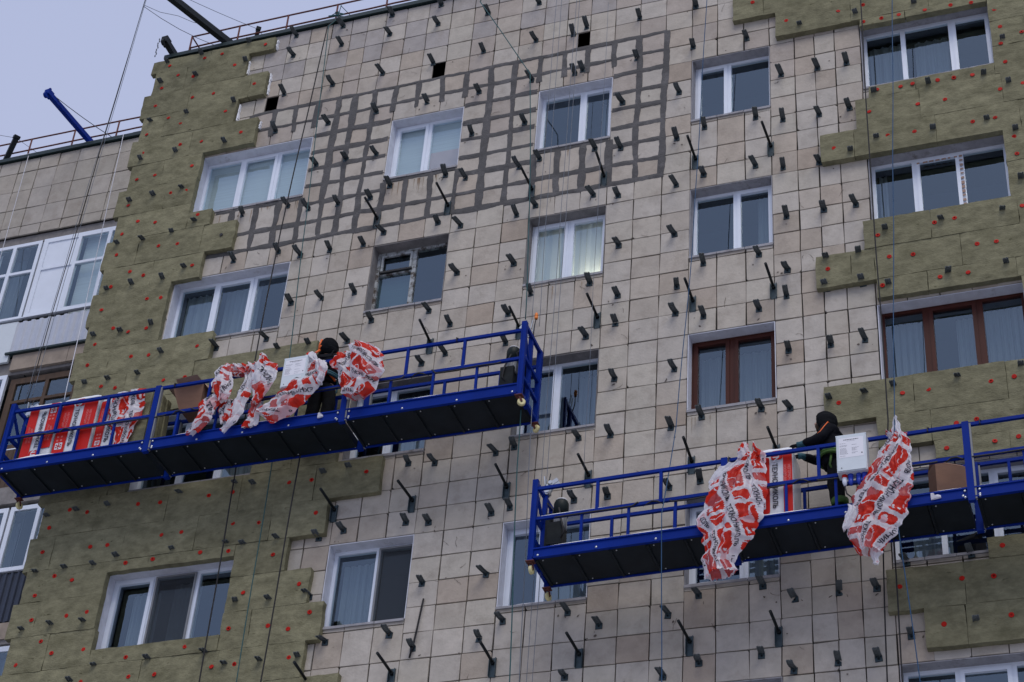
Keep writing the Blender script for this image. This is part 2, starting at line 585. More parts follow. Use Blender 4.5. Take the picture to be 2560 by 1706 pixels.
# --- backing wall with real openings, cut on the grid of all edges
def wall_with_holes(u0, u1, v0, v1, holes, y0, y1):
    mb = MB()
    us = sorted({u0, u1, *[h[0] for h in holes], *[h[1] for h in holes]})
    vs_ = sorted({v0, v1, *[h[2] for h in holes], *[h[3] for h in holes]})
    for j in range(len(vs_) - 1):
        run = None
        for i in range(len(us)):
            solid = False
            if i < len(us) - 1:
                cu_, cv_ = (us[i] + us[i + 1]) / 2, (vs_[j] + vs_[j + 1]) / 2
                solid = not any(h[0] < cu_ < h[1] and h[2] < cv_ < h[3] for h in holes)
            if solid and run is None:
                run = us[i]
            if not solid and run is not None:
                mb.box(run, us[i], y0, y1, Z0 + vs_[j], Z0 + vs_[j + 1])
                run = None
    return mb


allh = [h[:4] for h in HOLES] + VENTS
w = wall_with_holes(-10.02, 6.6, -13.6, 2.78, allh, 0.03, 0.30)
P(w, 'wall', 'joint')
w = MB()
w.box(-10.02, 6.6, 0.005, 0.30, 0, Z0 - 13.6)
w.box(-10.02, -9.72, 0.30, 12, 0, Z0 + 2.78)
w.box(6.3, 6.6, 0.30, 12, 0, Z0 + 2.78)
P(w, 'side_wall', 'concrete')
w = MB()
w.box(-10.02, 6.6, 0.31, 12, Z0 + 2.6, Z0 + 2.8)
P(w, 'roof', 'ground_snow')

# --- parapet coping
w = MB()
w.box(-10.04, 6.6, -0.055, 0.34, Z0 + 2.80, Z0 + 2.875)
w.box(-10.04, 6.6, -0.065, -0.052, Z0 + 2.785, Z0 + 2.87)
cop = P(w, 'coping', 'coping_green')
w = MB()
snow_strip(w, (-10.0, -0.01, Z0 + 2.876), (6.5, -0.01, Z0 + 2.876), .05, .03, .15, .8, 3)
tag(rel(w.build('snow', 'snow'), block), kind='stuff')

# --- facing tiles: each proud of the joint bed, with its own small misfit
TONES = [(0.422, 0.39, 0.332), (0.412, 0.375, 0.318), (0.433, 0.4, 0.351), (0.386, 0.335, 0.275), (0.407, 0.365, 0.309), (0.371, 0.318, 0.261), (0.427, 0.395, 0.347), (0.35, 0.292, 0.233)]
TW = [6, 6, 6, 4, 6, 1.6, 6, .5]


def tile_mesh(mb, u0, u1, v0, v1, rnd, yb=0.032, y=0.0):
    g_ = .0068
    j = lambda s: rnd.uniform(-s, s)
    p = [(u0 + g_ + j(.008), v0 + g_ + j(.005)), (u1 - g_ + j(.008), v0 + g_ + j(.005)),
         (u1 - g_ + j(.005), v1 - g_ + j(.005)), (u0 + g_ + j(.005), v1 - g_ + j(.005))]
    out = []
    for k, q in enumerate(p):
        if rnd.random() < .07:                      # a chipped corner
            c = rnd.uniform(.012, .035)
            a, b = Vector(p[k - 1]), Vector(p[(k + 1) % 4])
            q = Vector(q)
            out.append(q + (a - q).normalized() * c)
            out.append(q + (b - q).normalized() * c * rnd.uniform(.5, 1.3))
        else:
            out.append(Vector(q))
    d, tx, tz = y + j(.004), j(.004), j(.004)
    cu_, cv_ = (u0 + u1) / 2, (v0 + v1) / 2
    F = [(q.x, d + (q.x - cu_) * tx * 3 + (q.y - cv_) * tz * 3, Z0 + q.y) for q in out]
    # slightly worn edge
    I = []
    for q in F:
        I.append((q[0] + (cu_ - q[0]) * .018, q[1] - .0035, q[2] + (Z0 + cv_ - q[2]) * .02))
    B = [(q[0], y + yb, q[2]) for q in F]
    n = len(F)
    f0 = len(mb.f)
    mb.face(I)
    for k in range(n):
        k2 = (k + 1) % n
        mb.face((F[k], F[k2], I[k2], I[k]))
        mb.face((B[k], B[k2], F[k2], F[k]))
    return len(mb.f) - f0


def tone_attr(me, tones):
    a = me.attributes.new('tone', 'FLOAT_COLOR', 'CORNER')
    buf = []
    for p_, t in zip(me.polygons, tones):
        buf += [*t, 1.0] * p_.loop_total
    a.data.foreach_set('color', buf)


def pick_tone(rnd, u, v):
    t = rnd.choices(TONES, TW)[0]
    if -.2 < v + .8 < 3.0 and rnd.random() < .25:
        t = (.37, .325, .28)
    if v > 1.2 and rnd.random() < .5:
        t = (.35, .325, .305)
    k = rnd.uniform(.93, 1.06)
    return tuple(c * k for c in t)


def covered(u0, u1, v0, v1, rects):
    pts = [(u0 + .02, v0 + .02), (u1 - .02, v0 + .02), (u0 + .02, v1 - .02), (u1 - .02, v1 - .02), ((u0 + u1) / 2, (v0 + v1) / 2)]
    return all(any(r[0] + .01 < a < r[1] - .01 and r[2] < b < r[3] for r in rects) for a, b in pts)


cells = []
for i in range(len(JU) - 1):
    for j in range(len(JV) - 1):
        u0, u1, v1, v0 = JU[i], JU[i + 1], JV[j], JV[j + 1]
        um = (u0 + u1) / 2
        incol = any(p_ - .02 < um < q_ + .02 for p_, q_ in WCOL.values())
        if incol and j >= 7:
            fl_, r_ = divmod(j - 7, 7)
            if r_ < 4:
                continue
            if r_ == 4:                             # tall tile and thin sill strip below a window
                cells.append((u0, u1, v0, -2.8 * fl_ - 1.44))
                cells.append((u0, u1, -2.8 * fl_ - 1.44, -2.8 * fl_ - 1.352))
                continue
        for h in VENTS:
            if v0 < h[3] - .1 and v1 > h[2] + .1 and u0 < h[0] < u1:
                u1 = h[0]
        cells.append((u0, u1, v0, v1))
# row between lintel of tiles and sill is handled above; keep what the insulation leaves open
cells = [c for c in cells if not covered(*c, INS_L + INS_R) and c[0] > -9.2 and c[1] < 4.8]
campos = Vector((5.789, -20.926, -22.811))
cells.sort(key=lambda c: -(c[1] - c[0]) * (c[3] - c[2]) * abs(campos.y) / (Vector(((c[0] + c[1]) / 2, 0, (c[2] + c[3]) / 2)) - campos).length ** 3
           * (1 if c[3] > -11.9 else .2))
rt = random.Random(11)
rest, rest_t = MB(), []
for k, c in enumerate(cells):
    tn = pick_tone(rt, c[0], c[2])
    if k < 298:
        mb = MB()
        n = tile_mesh(mb, *c, rt)
        me = mb.mesh('tile', 'tile')
        tone_attr(me, [tn] * n)
        rel(put('tile', me), block)
    else:
        n = tile_mesh(rest, *c, rt)
        rest_t += [tn] * n
me = rest.mesh('tile_field', 'tile')
tone_attr(me, rest_t)
tag(rel(put('tile_field', me), block), kind='stuff')


# --- trowelled mortar over the joints of the top floor
def seal(p0, p1, w, seed):
    rnd = random.Random(seed)
    mb = MB()
    p0, p1 = Vector(p0), Vector(p1)
    L = (p1 - p0).length
    d = (p1 - p0) / L
    s = Vector((-d.y, d.x))
    n = max(2, int(L / .055))
    a = b = w / 2
    rows = []
    for i in range(n + 1):
        a += rnd.uniform(-.011, .011)
        b += rnd.uniform(-.011, .011)
        a = min(max(a, w * .32), w * .7)
        b = min(max(b, w * .32), w * .7)
        c = p0 + d * (L * i / n)
        l, r = c + s * a, c - s * b
        ym = -.013 + rnd.uniform(-.002, .002)
        rows.append([(l.x, .02, Z0 + l.y), (l.x, -.009, Z0 + l.y), (c.x, ym, Z0 + c.y), (r.x, -.009, Z0 + r.y), (r.x, .02, Z0 + r.y)])
    for i in range(n):
        for k in range(4):
            mb.face((rows[i][k], rows[i + 1][k], rows[i + 1][k + 1], rows[i][k + 1]))
    return mb


k = 0
W3 = [WCOL[1], WCOL[2], WCOL[3]]
for v in (.815, .4, 0.0, -.41, -.80, -1.19, -1.585, -1.99, -2.385):
    spans = [(-8.28, -.42)]
    if -1.5 < v < .1:
        spans = [(-6.62, -5.22), (-3.88, -2.61), (-1.30, -.42)]
    elif v == -1.585:
        spans = [(-6.62, -5.22), (-3.88, -2.61), (-1.30, -.42)]
    elif v > .3:
        spans = [(-7.9 if v > .5 else -7.74, -.42)]
    for a, b in spans:
        P(seal((a, v + random.uniform(-.01, .01)), (b, v + random.uniform(-.01, .01)), .088 if v < .3 else .066, 100 + k), 'mortar_band', 'mortar')
        k += 1
for a, b in W3:
    P(seal((max(a, -8.25) + .02, -1.425), (b - .02, -1.425), .06, 200 + k), 'mortar_band', 'mortar')
    k += 1
for u in JU:
    if not -8.0 < u < -.4:
        continue
    inside = any(a - .02 < u < b + .02 for a, b in W3)
    spans = [(.82, .21), (-1.43, -2.39)] if inside else [(.82, -2.39)]
    for a, b in spans:
        P(seal((u + random.uniform(-.012, .012), a), (u + random.uniform(-.012, .012), b), .102, 300 + k), 'mortar_band', 'mortar')
        k += 1

# --- vent openings
for a, b, c, d in VENTS:
    w = MB()
    y0, y1 = .012, .6
    z0, z1 = Z0 + c, Z0 + d
    for q in (((a, y0, z0), (a, y1, z0), (a, y1, z1), (a, y0, z1)), ((b, y0, z0), (b, y0, z1), (b, y1, z1), (b, y1, z0)),
              ((a, y0, z0), (b, y0, z0), (b, y1, z0), (a, y1, z0)), ((a, y0, z1), (a, y1, z1), (b, y1, z1), (b, y0, z1)),
              ((a, y1, z0), (b, y1, z0), (b, y1, z1), (a, y1, z1))):
        w.face(q)
    P(w, 'vent_opening', 'black')

# ------------------------------------------------------------------ windows
YF = 0.20        # frame plane behind the tile face


def sub(mb, name, mats, root):
    """part of a part: inherits the building's offset through its window."""
    o = mb.build(name, mats)
    o.parent = root
    return o


def wavy(mb, u0, u1, z0, z1, y, amp, waves, mi=0, seed=0):
    n = max(8, int(waves * 6))
    for i in range(n):
        q = []
        for t in (i / n, (i + 1) / n):
            q.append((u0 + (u1 - u0) * t, y + amp * math.sin(t * waves * 6.283 + seed) + amp * .5 * math.sin(t * waves * 2.1 * 6.283 + seed * 3)))
        mb.face([(q[0][0], q[0][1], z0), (q[1][0], q[1][1], z0), (q[1][0], q[1][1], z1), (q[0][0], q[0][1], z1)], mi, True)


def window(u0, u1, v0, v1, leaves, sashes=(), fm='white_pvc', rev='plaster', inside=None, screen=(), root=block, yw=0.0, label=None,
           sill='tile_sill', transom=None, depth=.9, blind_part=None, yf=YF, panels=(), jamb=.05):
    z0, z1 = Z0 + v0, Z0 + v1
    yo = yw
    # the frame itself is the part; everything else hangs under it
    f_ = MB()
    y0, y1 = yw + yf, yw + yf + .07
    e = jamb
    f_.box(u0 + .012, u0 + .012 + e, y0, y1, z0 + .01, z1 - .012)
    f_.box(u1 - .012 - e, u1 - .012, y0, y1, z0 + .01, z1 - .012)
    f_.box(u0 + .012 + e, u1 - .012 - e, y0, y1, z1 - .012 - e, z1 - .012)
    f_.box(u0 + .012 + e, u1 - .012 - e, y0, y1, z0 + .01, z0 + .01 + e)
    xs = [u0 + .012 + e / 2]
    tot = sum(leaves)
    acc = 0
    for q in leaves[:-1]:
        acc += q
        xs.append(u0 + .012 + e / 2 + (u1 - u0 - .024 - e) * acc / tot)
    xs.append(u1 - .012 - e / 2)
    mw = .072 if fm != 'brown_pvc' else .1
    for x in xs[1:-1]:
        f_.box(x - mw / 2, x + mw / 2, y0 - .002, y1 - .002, z0 + .01 + e, z1 - .012 - e)
    wo = rel(f_.build('window', fm), root)
    if label:
        wo['label'] = label
    # panes and sashes
    for i in range(len(leaves)):
        a = xs[i] + (e / 2 if i == 0 else mw / 2)
        b = xs[i + 1] - (e / 2 if i == len(leaves) - 1 else mw / 2)
        c, d = z0 + .01 + e, z1 - .012 - e
        if i in sashes:
            s = MB()
            q = .042
            yy0, yy1 = y0 - .018, y0 + .04
            s.box(a - .012, a + q, yy0, yy1, c - .012, d + .012)
            s.box(b - q, b + .012, yy0, yy1, c - .012, d + .012)
            s.box(a + q, b - q, yy0, yy1, d - q, d + .012)
            s.box(a + q, b - q, yy0, yy1, c - .012, c + q)
            sub(s, 'sash', fm, wo)
            a, b, c, d = a + q - .004, b - q + .004, c + q - .004, d - q + .004
        if transom and i in transom:
            t = MB()
            zt = c + (d - c) * transom[i]
            t.box(a, b, y0 - .004, y1 - .01, zt - .03, zt + .03)
            sub(t, 'transom', fm, wo)
        g_ = MB()
        if i in panels:
            g_.box(a, b, y0 + .02, y0 + .035, c, d)
            sub(g_, 'panel', fm, wo)
        else:
            tl = random.uniform(-.003, .003)
            g_.face([(a, y0 + .03 + tl, c), (b, y0 + .03, c), (b, y0 + .03 - tl, d), (a, y0 + .03, d)])
            sub(g_, 'pane', 'glass', wo)
        if i in screen:
            s = MB()
            q = .03
            ys = y0 - .03
            s.box(a - .02, a + q - .02, ys, ys + .012, c - .02, d + .02)
            s.box(b - q + .02, b + .02, ys, ys + .012, c - .02, d + .02)
            s.box(a + q - .02, b - q + .02, ys, ys + .012, d + .02 - q, d + .02)
            s.box(a + q - .02, b - q + .02, ys, ys + .012, c - .02, c - .02 + q)
            s.face([(a, ys + .006, c), (b, ys + .006, c), (b, ys + .006, d), (a, ys + .006, d)], 1)
            sub(s, 'mosquito_screen', ['grey_paint', 'screen_veil'], wo)
    # reveal faces of the opening
    r = MB()
    rd = random.Random(int(u0 * 100) * 31 + int(v0 * 100))
    ya, yb = yw + .006, y0
    th = .012
    r.box(u0, u0 + th, ya, yb, z0, z1 - th)
    r.box(u1 - th, u1, ya, yb, z0, z1 - th)
    r.box(u0, u1, ya, yb, z1 - th, z1)
    sub(r, 'reveal', rev, wo)
    # sill
    s = MB()
    if sill == 'tile_sill':
        n = 3 if u1 - u0 < 1.6 else 5
        for i in range(n):
            a, b = u0 + (u1 - u0) * i / n, u0 + (u1 - u0) * (i + 1) / n
            hz = rd.uniform(-.006, .006)
            s.hexa([(a + .004, yw - .03 + hz, z0 - .045), (b - .004, yw - .03 + hz, z0 - .045), (b - .004, y0, z0 - .03), (a + .004, y0, z0 - .03),
                    (a + .004, yw - .03 + hz, z0 - .008 + hz), (b - .004, yw - .03 + hz, z0 - .008 + hz), (b - .004, y0, z0 + .03), (a + .004, y0, z0 + .03)])
        snow_strip(s, (u0 + .05, yw + .02, z0 - .004), (u1 - .05, yw + .02, z0 - .004), .03, .022, .08, .55, int(u0 * 10) + int(v0), 1)
        sub(s, 'sill', ['plaster_grey', 'snow'], wo)
    else:
        s.box(u0 - .03, u1 + .03, yw - .05, y0, z0 - .03, z0 - .008)
        sub(s, 'sill', 'white_pvc', wo)
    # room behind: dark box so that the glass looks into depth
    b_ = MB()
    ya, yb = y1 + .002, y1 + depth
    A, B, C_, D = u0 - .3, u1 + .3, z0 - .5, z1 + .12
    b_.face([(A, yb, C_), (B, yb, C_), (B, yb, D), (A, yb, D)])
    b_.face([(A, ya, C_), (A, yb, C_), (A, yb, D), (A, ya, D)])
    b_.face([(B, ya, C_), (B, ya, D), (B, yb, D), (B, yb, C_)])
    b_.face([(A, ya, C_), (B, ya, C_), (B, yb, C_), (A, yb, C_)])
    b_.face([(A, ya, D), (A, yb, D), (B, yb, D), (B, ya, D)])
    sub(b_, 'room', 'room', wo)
    # curtains: list of (from, to, top, bottom, material, waves, depth)
    for (ca, cb, ct, cbm, cm, wv, cy) in (inside or []):
        c_ = MB()
        wavy(c_, u0 + (u1 - u0) * ca, u0 + (u1 - u0) * cb, z0 + (z1 - z0) * cbm, z0 + (z1 - z0) * ct, y1 + cy, .018 if wv else 0, wv or 1, 0, u0 + v0)
        sub(c_, 'blind' if 'blind' in cm else 'curtain', cm, wo)
    return wo


def veil():
    m = bpy.data.materials.new('screen_veil')
    MATS['screen_veil'] = m
    m.use_nodes = True
    nt = m.node_tree
    nt.nodes.clear()
    out = node(nt, 'ShaderNodeOutputMaterial')
    a = node(nt, 'ShaderNodeBsdfTransparent')
    b = node(nt, 'ShaderNodeBsdfDiffuse')
    b.inputs[0].default_value = (.05, .055, .06, 1)
    x = node(nt, 'ShaderNodeMixShader')
    x.inputs[0].default_value = .6
    nt.links.new(a.outputs[0], x.inputs[1])
    nt.links.new(b.outputs[0], x.inputs[2])
    nt.links.new(x.outputs[0], out.inputs[0])


veil()
T3 = [1, 1.06, 1]
CW = 'curtain_white'
WDEF = {
    (1, 9): dict(leaves=T3, sashes=(1,), inside=[(0.02, .98, 1, 0, 'blind_grey', 0, .005)], label='three leaf white window with pale blinds drawn'),
    (2, 9): dict(leaves=[1, 1.05], sashes=(0,), inside=[(.02, .5, 1, 0, 'blind_grey', 0, .005), (.5, .98, 1, .5, 'blind_grey', 0, .005), (.5, .98, .5, 0, 'blind_pink_reflection', 0, .005)], label='white window with pale blind and painted pinkish reflection on right leaf'),  # lower right sheet is a painted reflection, not a second blind
    (3, 9): dict(leaves=[1.25, 1], sashes=(1,), inside=[(.72, .85, 1, 0, CW, 2, .3)]),
    (4, 9): dict(leaves=[.9, 1.15], sashes=(0,), rev='plaster_grey', inside=[(.36, .42, 1, 0, CW, 1, .3)]),
    (5, 9): dict(leaves=[1, 1.25, 1], sashes=(2,), rev='plaster_grey', inside=[(.03, .3, 1, 0, CW, 4, .25), (.38, .64, 1, 0, CW, 4, .3)]),
    (1, 8): dict(leaves=T3, sashes=(1,), inside=[(.06, .34, .9, 0, CW, 5, .05), (.36, .66, 1, 0, CW, 3, .2)]),
    (2, 8): dict(leaves=[1.02, 1], sashes=(), fm='old_paint', rev='concrete', transom={0: .68}, inside=[(.02, .5, .64, 0, 'blind_dark', 0, .02)], label='old wooden window with flaking paint and a vent leaf'),
    (3, 8): dict(leaves=[1, 1.05], sashes=(0, 1), rev='concrete', inside=[(.02, .98, 1, 0, 'curtain_cream', 5, .012)], label='white window with cream curtains lit from inside'),
    (4, 8): dict(leaves=[1.1, 1], sashes=(1,), rev='plaster_grey', inside=[(.74, .98, 1, 0, CW, 4, .2)]),
    (5, 8): dict(leaves=[1, 1.12, 1.05], sashes=(1,), rev='plaster_grey', inside=[(.04, .1, 1, 0, CW, 1, .2)]),
    (1, 7): dict(leaves=T3, sashes=(1,), inside=[(.6, .98, 1, 0, CW, 5, .2)]),
    (2, 7): dict(leaves=[1, 1.1], sashes=(0,), inside=[(.5, .98, 1, 0, CW, 6, .2)], rev='concrete'),
    (3, 7): dict(leaves=[1, 1.12], sashes=(0,), rev='concrete', inside=[(.05, .45, 1, 0, CW, 5, .3), (.62, .98, 1, 0, CW, 6, .35)]),
    (4, 7): dict(leaves=[1, 1.12], sashes=(0, 1), fm='brown_pvc', inside=[(.05, .98, .96, 0, CW, 9, .3)], label='dark red brown two leaf window'),
    (5, 7): dict(leaves=[1, 1.2, 1], sashes=(1,), fm='brown_pvc', inside=[(.05, .3, 1, 0, CW, 5, .25), (.5, .62, .95, 0, CW, 3, .25), (.7, .98, 1, 0, CW, 6, .25)], label='dark red brown three leaf window'),
    (1, 6): dict(leaves=T3, sashes=(0,), screen=(1,), inside=[(.1, .32, .9, 0, CW, 5, .2), (.4, .62, 1, 0, CW, 3, .25)], label='white three leaf window with an insect screen on the middle leaf'),
    (2, 6): dict(leaves=[1.15, 1], sashes=(), screen=(1,), inside=[(.05, .45, .93, 0, CW, 5, .2)], label='white window with an insect screen on the right leaf'),
    (3, 6): dict(leaves=[1, 1.3], sashes=(0,), inside=[(.45, .98, .8, 0, CW, 3, .3)]),
    (4, 6): dict(leaves=[1.6, 1], sashes=(0,), rev='plaster_grey', inside=[(.5, .98, 1, 0, CW, 3, .3)]),
    (5, 6): dict(leaves=[1, 1.1, 1.1], sashes=(2,), rev='plaster_grey', inside=[(.1, .35, 1, 0, CW, 3, .3)]),
    (4, 5): dict(leaves=[1, 1], sashes=(1,), rev='plaster_grey'),
    (5, 5): dict(leaves=[1, 1.05, 1], sashes=(1,), rev='plaster_grey', inside=[(.1, .4, .8, 0, CW, 3, .3)]),
}
sheet_mat('blind_dark', (0.07, 0.12, 0.14), 0.2, streak=(.2, 1, 14), var=0.3)
WIN = {}
for (a, b, c, d, cc, fl) in HOLES:
    kw = WDEF.get((cc, fl))
    if kw is None:
        kw = dict(leaves=[1, 1] if b - a < 1.6 else T3, sashes=(1,))
    WIN[(cc, fl)] = window(a, b, c, d, **kw)

# frame details: the small vent leaf of the old window, the worn seal of a middle leaf
o = MB()
ww = WCOL[2]
zt = Z0 - 2.8
o.box(ww[0] + .09, ww[0] + .62, YF - .028, YF + .01, zt - .12, zt - .085)
o.box(ww[0] + .09, ww[0] + .125, YF - .028, YF + .01, zt - .42, zt - .12)
o.box(ww[0] + .585, ww[0] + .62, YF - .028, YF + .01, zt - .42, zt - .12)
o.box(ww[0] + .08, ww[0] + .63, YF - .045, YF + .015, zt - .455, zt - .42, 1)
sub(o, 'vent_leaf', ['old_paint', 'black'], WIN[(2, 8)])
o = MB()
rr = random.Random(4)
wu = WCOL[5]
xa, xb = wu[0] + .68, wu[0] + 1.3
for i in range(14):
    z = zt - .1 - i * .085
    o.box(xb - .01, xb + .035, YF - .024, YF - .018, z - rr.uniform(.02, .06), z)
for i in range(7):
    x = xa + i * .09
    o.box(x, x + rr.uniform(.03, .07), YF - .024, YF - .018, zt - .13, zt - .105)
sub(o, 'seal_remains', 'cardboard_in', WIN[(5, 8)])

# a warm lamp on the sill side of the one lit room
ld = bpy.data.lights.new('room_lamp', 'POINT')
ld.energy = 22
ld.color = (1.0, .9, .68)
ld.shadow_soft_size = .06
lo = bpy.data.objects.new('room_lamp', ld)
col.objects.link(lo)
lo.location = (-1.46, .62, Z0 - 2.8 - 1.34)


# ------------------------------------------------------------------ facade brackets
BR=[(-825,211),(-740,25),(-771,-161),(-736,263),(-735,211),(-644,262),(-641,213),(-550,263),(-549,213),(-456,262),(-457,213),(-365,214),(-365,119),(-737,115),(-645,114),(-551,116),(-457,115),(-640,19),(-551,23),(-458,21),(-365,21),(-649,-76),(-594,-77),(-539,-79),(-370,-75),(-689,-160),(-649,-176),(-596,-178),(-506,-158),(-409,-158),(-373,-173),(-282,-171),(-538,-177),(-411,-260),(-372,-275),(-278,-274),(-271,211),(-271,118),(-205,115),(-182,125),(-90,121),(6,120),(2,25),(91,20),(-198,19),(-184,24),(-92,25),(-273,24),(-20,-72),(-113,-71),(-279,-73),(-22,-173),(-113,-171),(-156,-162),(-248,-161),(22,-160),(103,-160),(21,-260),(102,-261),(-21,-271),(-248,-261),(-154,-261),(-113,-272),(144,-77),(201,-78),(247,-79),(145,-175),(201,-179),(248,-177),(144,-275),(198,-278),(147,-374),(202,-373),(249,-374),(-771,-262),(-770,-444),(-690,-260),(-649,-277),(-597,-277),(-538,-278),(-505,-260),(-650,-376),(-597,-377),(-540,-377),(-369,-373),(-276,-374),(-409,-440),(-504,-440),(-371,-474),(-683,-442),(-540,-474),(-411,-541),(-373,-530),(-278,-528),(-278,-473),(-244,-440),(-152,-439),(-109,-374),(-22,-371),(22,-437),(105,-438),(-107,-472),(-17,-473),(-19,-523),(-109,-524),(-153,-540),(23,-537),(104,-540),(-107,-625),(-19,-624),(-22,-725),(22,-714),(146,-476),(144,-524),(202,-523),(253,-524),(145,-622),(204,-623),(251,-623),(105,-715),(145,-721),(-412,-722),(-371,-728),(-278,-726),(-251,-720),(-500,-824),(-538,-831),(-405,-824),(-370,-829),(-277,-827),(-250,-822),(-538,-928),(-370,-928),(-277,-926),(-504,-1003),(-410,-1003),(-372,-1028),(-279,-1025),(-247,-1002),(-155,-720),(-109,-723),(-157,-824),(-109,-825),(-23,-824),(21,-820),(-157,-1000),(-113,-1025),(-21,-1021),(20,-997),(-156,-1095),(-26,-1109),(21,-1095),(104,-994),(145,-1018),(201,-1016),(248,-1016),(287,-1088),(101,-1093),(141,-1119),(196,-1114),(246,-1114),(287,-984),(367,-983)]
ST=[(-990,259),(-920,263),(-827,268),(-920,209),(-991,209),(-920,112),(-992,112),(-830,116),(-829,18),(-924,18),(-993,16),(-994,-82),(-947,-79),(-893,-75),(-854,-158),(-896,-175),(-948,-179),(-996,-179),(-854,-260),(-893,-277),(-949,-278),(-995,-280),(-948,-377),(-895,-375),(-997,-377),(-860,-438),(-895,-474),(-950,-476),(-993,-476),(-861,-537),(-652,-468),(-599,-470),(357,19),(269,22),(179,23),(286,-157),(369,-160),(447,-163),(483,-97),(484,-191),(447,-257),(286,-253),(368,-257),(246,-268),(484,-285),(483,-381),(451,-433),(370,-432),(290,-432),(204,-467),(250,-467),(290,-533),(370,-529),(451,-530),(202,-715),(251,-714),(289,-710),(372,-711),(452,-707),(-997,-726),(-947,-725),(-894,-723),(-772,-718),(-682,-714),(-651,-722),(-858,-817),(-767,-817),(-893,-826),(-945,-825),(-996,-825),(-679,-819),(-650,-823),(-597,-823),(-650,-921),(-594,-923),(-890,-924),(-944,-923),(-992,-925),(-770,-996),(-856,-998),(-681,-997),(-648,-1021),(-595,-1021),(-888,-1020),(-540,-720),(-501,-715),(-537,-1022),(366,-1077)]
DW=[(-790,251),(-877,251),(-912,250),(-983,249),(-845,213),(-960,218),(-927,206),(-796,152),(-988,192),(-876,149),(-918,150),(-992,148),(-843,96),(-958,109),(-930,89),(-802,34),(-995,77),(-878,31),(-920,34),(-993,31),(-886,-25),(-957,-30),(-992,-32),(-886,-83),(-916,-82),(-996,-92),(-852,-146),(-966,-135),(-933,-145),(-994,-158),(-879,-205),(-915,-202),(-994,-205),(-841,-260),(-959,-249),(-931,-263),(-989,-276),(-887,-320),(-913,-317),(-996,-324),(-964,-369),(-934,-382),(-901,-381),(-992,-397),(-799,-437),(-885,-439),(-917,-436),(-996,-439),(-809,-497),(-847,-496),(-960,-488),(-933,-496),(-837,-543),(-686,-494),(103,96),(240,35),(157,37),(279,37),(278,-1),(306,-1),(333,-1),(373,-2),(412,-3),(443,-6),(476,-32),(481,-71),(479,-107),(511,-91),(482,-147),(433,-161),(406,-160),(382,-158),(345,-156),(327,-157),(292,-154),(503,-197),(475,-201),(355,-200),(390,-201),(278,-197),(458,-256),(426,-256),(342,-255),(303,-253),(223,-259),(481,-300),(482,-334),(480,-433),(387,-435),(359,-437),(279,-443),(440,-490),(414,-489),(326,-489),(293,-486),(206,-490),(398,-537),(360,-537),(281,-536),(443,-724),(413,-726),(332,-725),(298,-725),(213,-726),(390,-783),(364,-785),(282,-783),(-961,-722),(-929,-731),(-990,-750),(-843,-729),(-805,-732),(-724,-732),(-685,-732),(-675,-788),(-633,-793),(-758,-791),(-791,-791),(-909,-795),(-880,-796),(-991,-793),(-720,-831),(-674,-835),(-601,-851),(-842,-832),(-797,-832),(-959,-839),(-927,-850),(-985,-869),(-638,-909),(-888,-909),(-922,-911),(-980,-911),(-651,-965),(-590,-968),(-955,-949),(-880,-971),(-932,-971),(-715,-986),(-807,-992),(-988,-984),(-667,-1023),(-632,-1023),(-755,-1025),(-796,-1024),(-872,-1024),(-558,-730),(-472,-729),(-594,-729),(-543,-789),(-552,-906),(-529,-954),(-558,-977),(-550,-1022),(349,-822),(410,-821),(440,-819),(406,-977),(392,-1019),(357,-1017),(278,-1019),(328,-1078),(408,-1075)]

BMS = []
for bend, skew in ((.0, 0), (.012, .006), (-.008, -.008), (.02, -.004)):
    o = MB()
    o.box(-.042, .042, -.014, -.008, 0, .085, 1)            # foot plate on the tile
    o.box(-.046, .046, -.008, .004, -.004, .09, 2)         # gasket behind it
    prof = [(-.014, .083, 0), (-.05, .078, 0), (-.11, .074 - bend * .3, skew * .5), (-.165, .074 - bend * .2, skew), (-.212, .075 + bend * .5, skew * 1.4)]
    for (y0_, z0_, x0_), (y1_, z1_, x1_) in zip(prof[:-1], prof[1:]):
        o.hexa([(-.042 + x1_, y1_, z1_ - .006), (.042 + x1_, y1_, z1_ - .006), (.042 + x0_, y0_, z0_ - .006), (-.042 + x0_, y0_, z0_ - .006),
                (-.042 + x1_, y1_, z1_), (.042 + x1_, y1_, z1_), (.042 + x0_, y0_, z0_), (-.042 + x0_, y0_, z0_)], 0)
        for sx in (-.036, .012):
            o.hexa([(sx + x1_ - .004, y1_, z1_ - .018), (sx + x1_ + .004, y1_, z1_ - .018), (sx + x0_ + .004, y0_, z0_ - .018), (sx + x0_ - .004, y0_, z0_ - .018),
                    (sx + x1_ - .004, y1_, z1_ - .005), (sx + x1_ + .004, y1_, z1_ - .005), (sx + x0_ + .004, y0_, z0_ - .005), (sx + x0_ - .004, y0_, z0_ - .005)], 0)
    for tx, tw in ((-.03, .01), (-.008, .006), (.018, .012)):   # ragged free end
        o.box(tx + skew * 1.4, tx + tw + skew * 1.4, -.222, -.211, .07 + bend * .5, .075 + bend * .5, 0)
    o.cyl((0, -.02, .035), (0, 1, 0), .014, .012, 6, 3)
    BMS.append(o.mesh('bracket', ['bracket', 'bracket_foot', 'black', 'dark_metal']))
rb = random.Random(3)
for u, v in [(a / 100, b / 100) for a, b in BR] + [(a / 100, b / 100 - .075) for a, b in ST]:
    b = put('bracket', rb.choice(BMS))
    b.location = Vector((u, 0, Z0 + v)) - Vector(block.location)
    b.rotation_euler = (R_(rb.uniform(-7, 5)), R_(rb.uniform(-6, 6)), R_(rb.uniform(-9, 9)))
    b.scale = (rb.uniform(.92, 1.08), rb.uniform(.86, 1.1), rb.uniform(.92, 1.05))
    b.parent = block

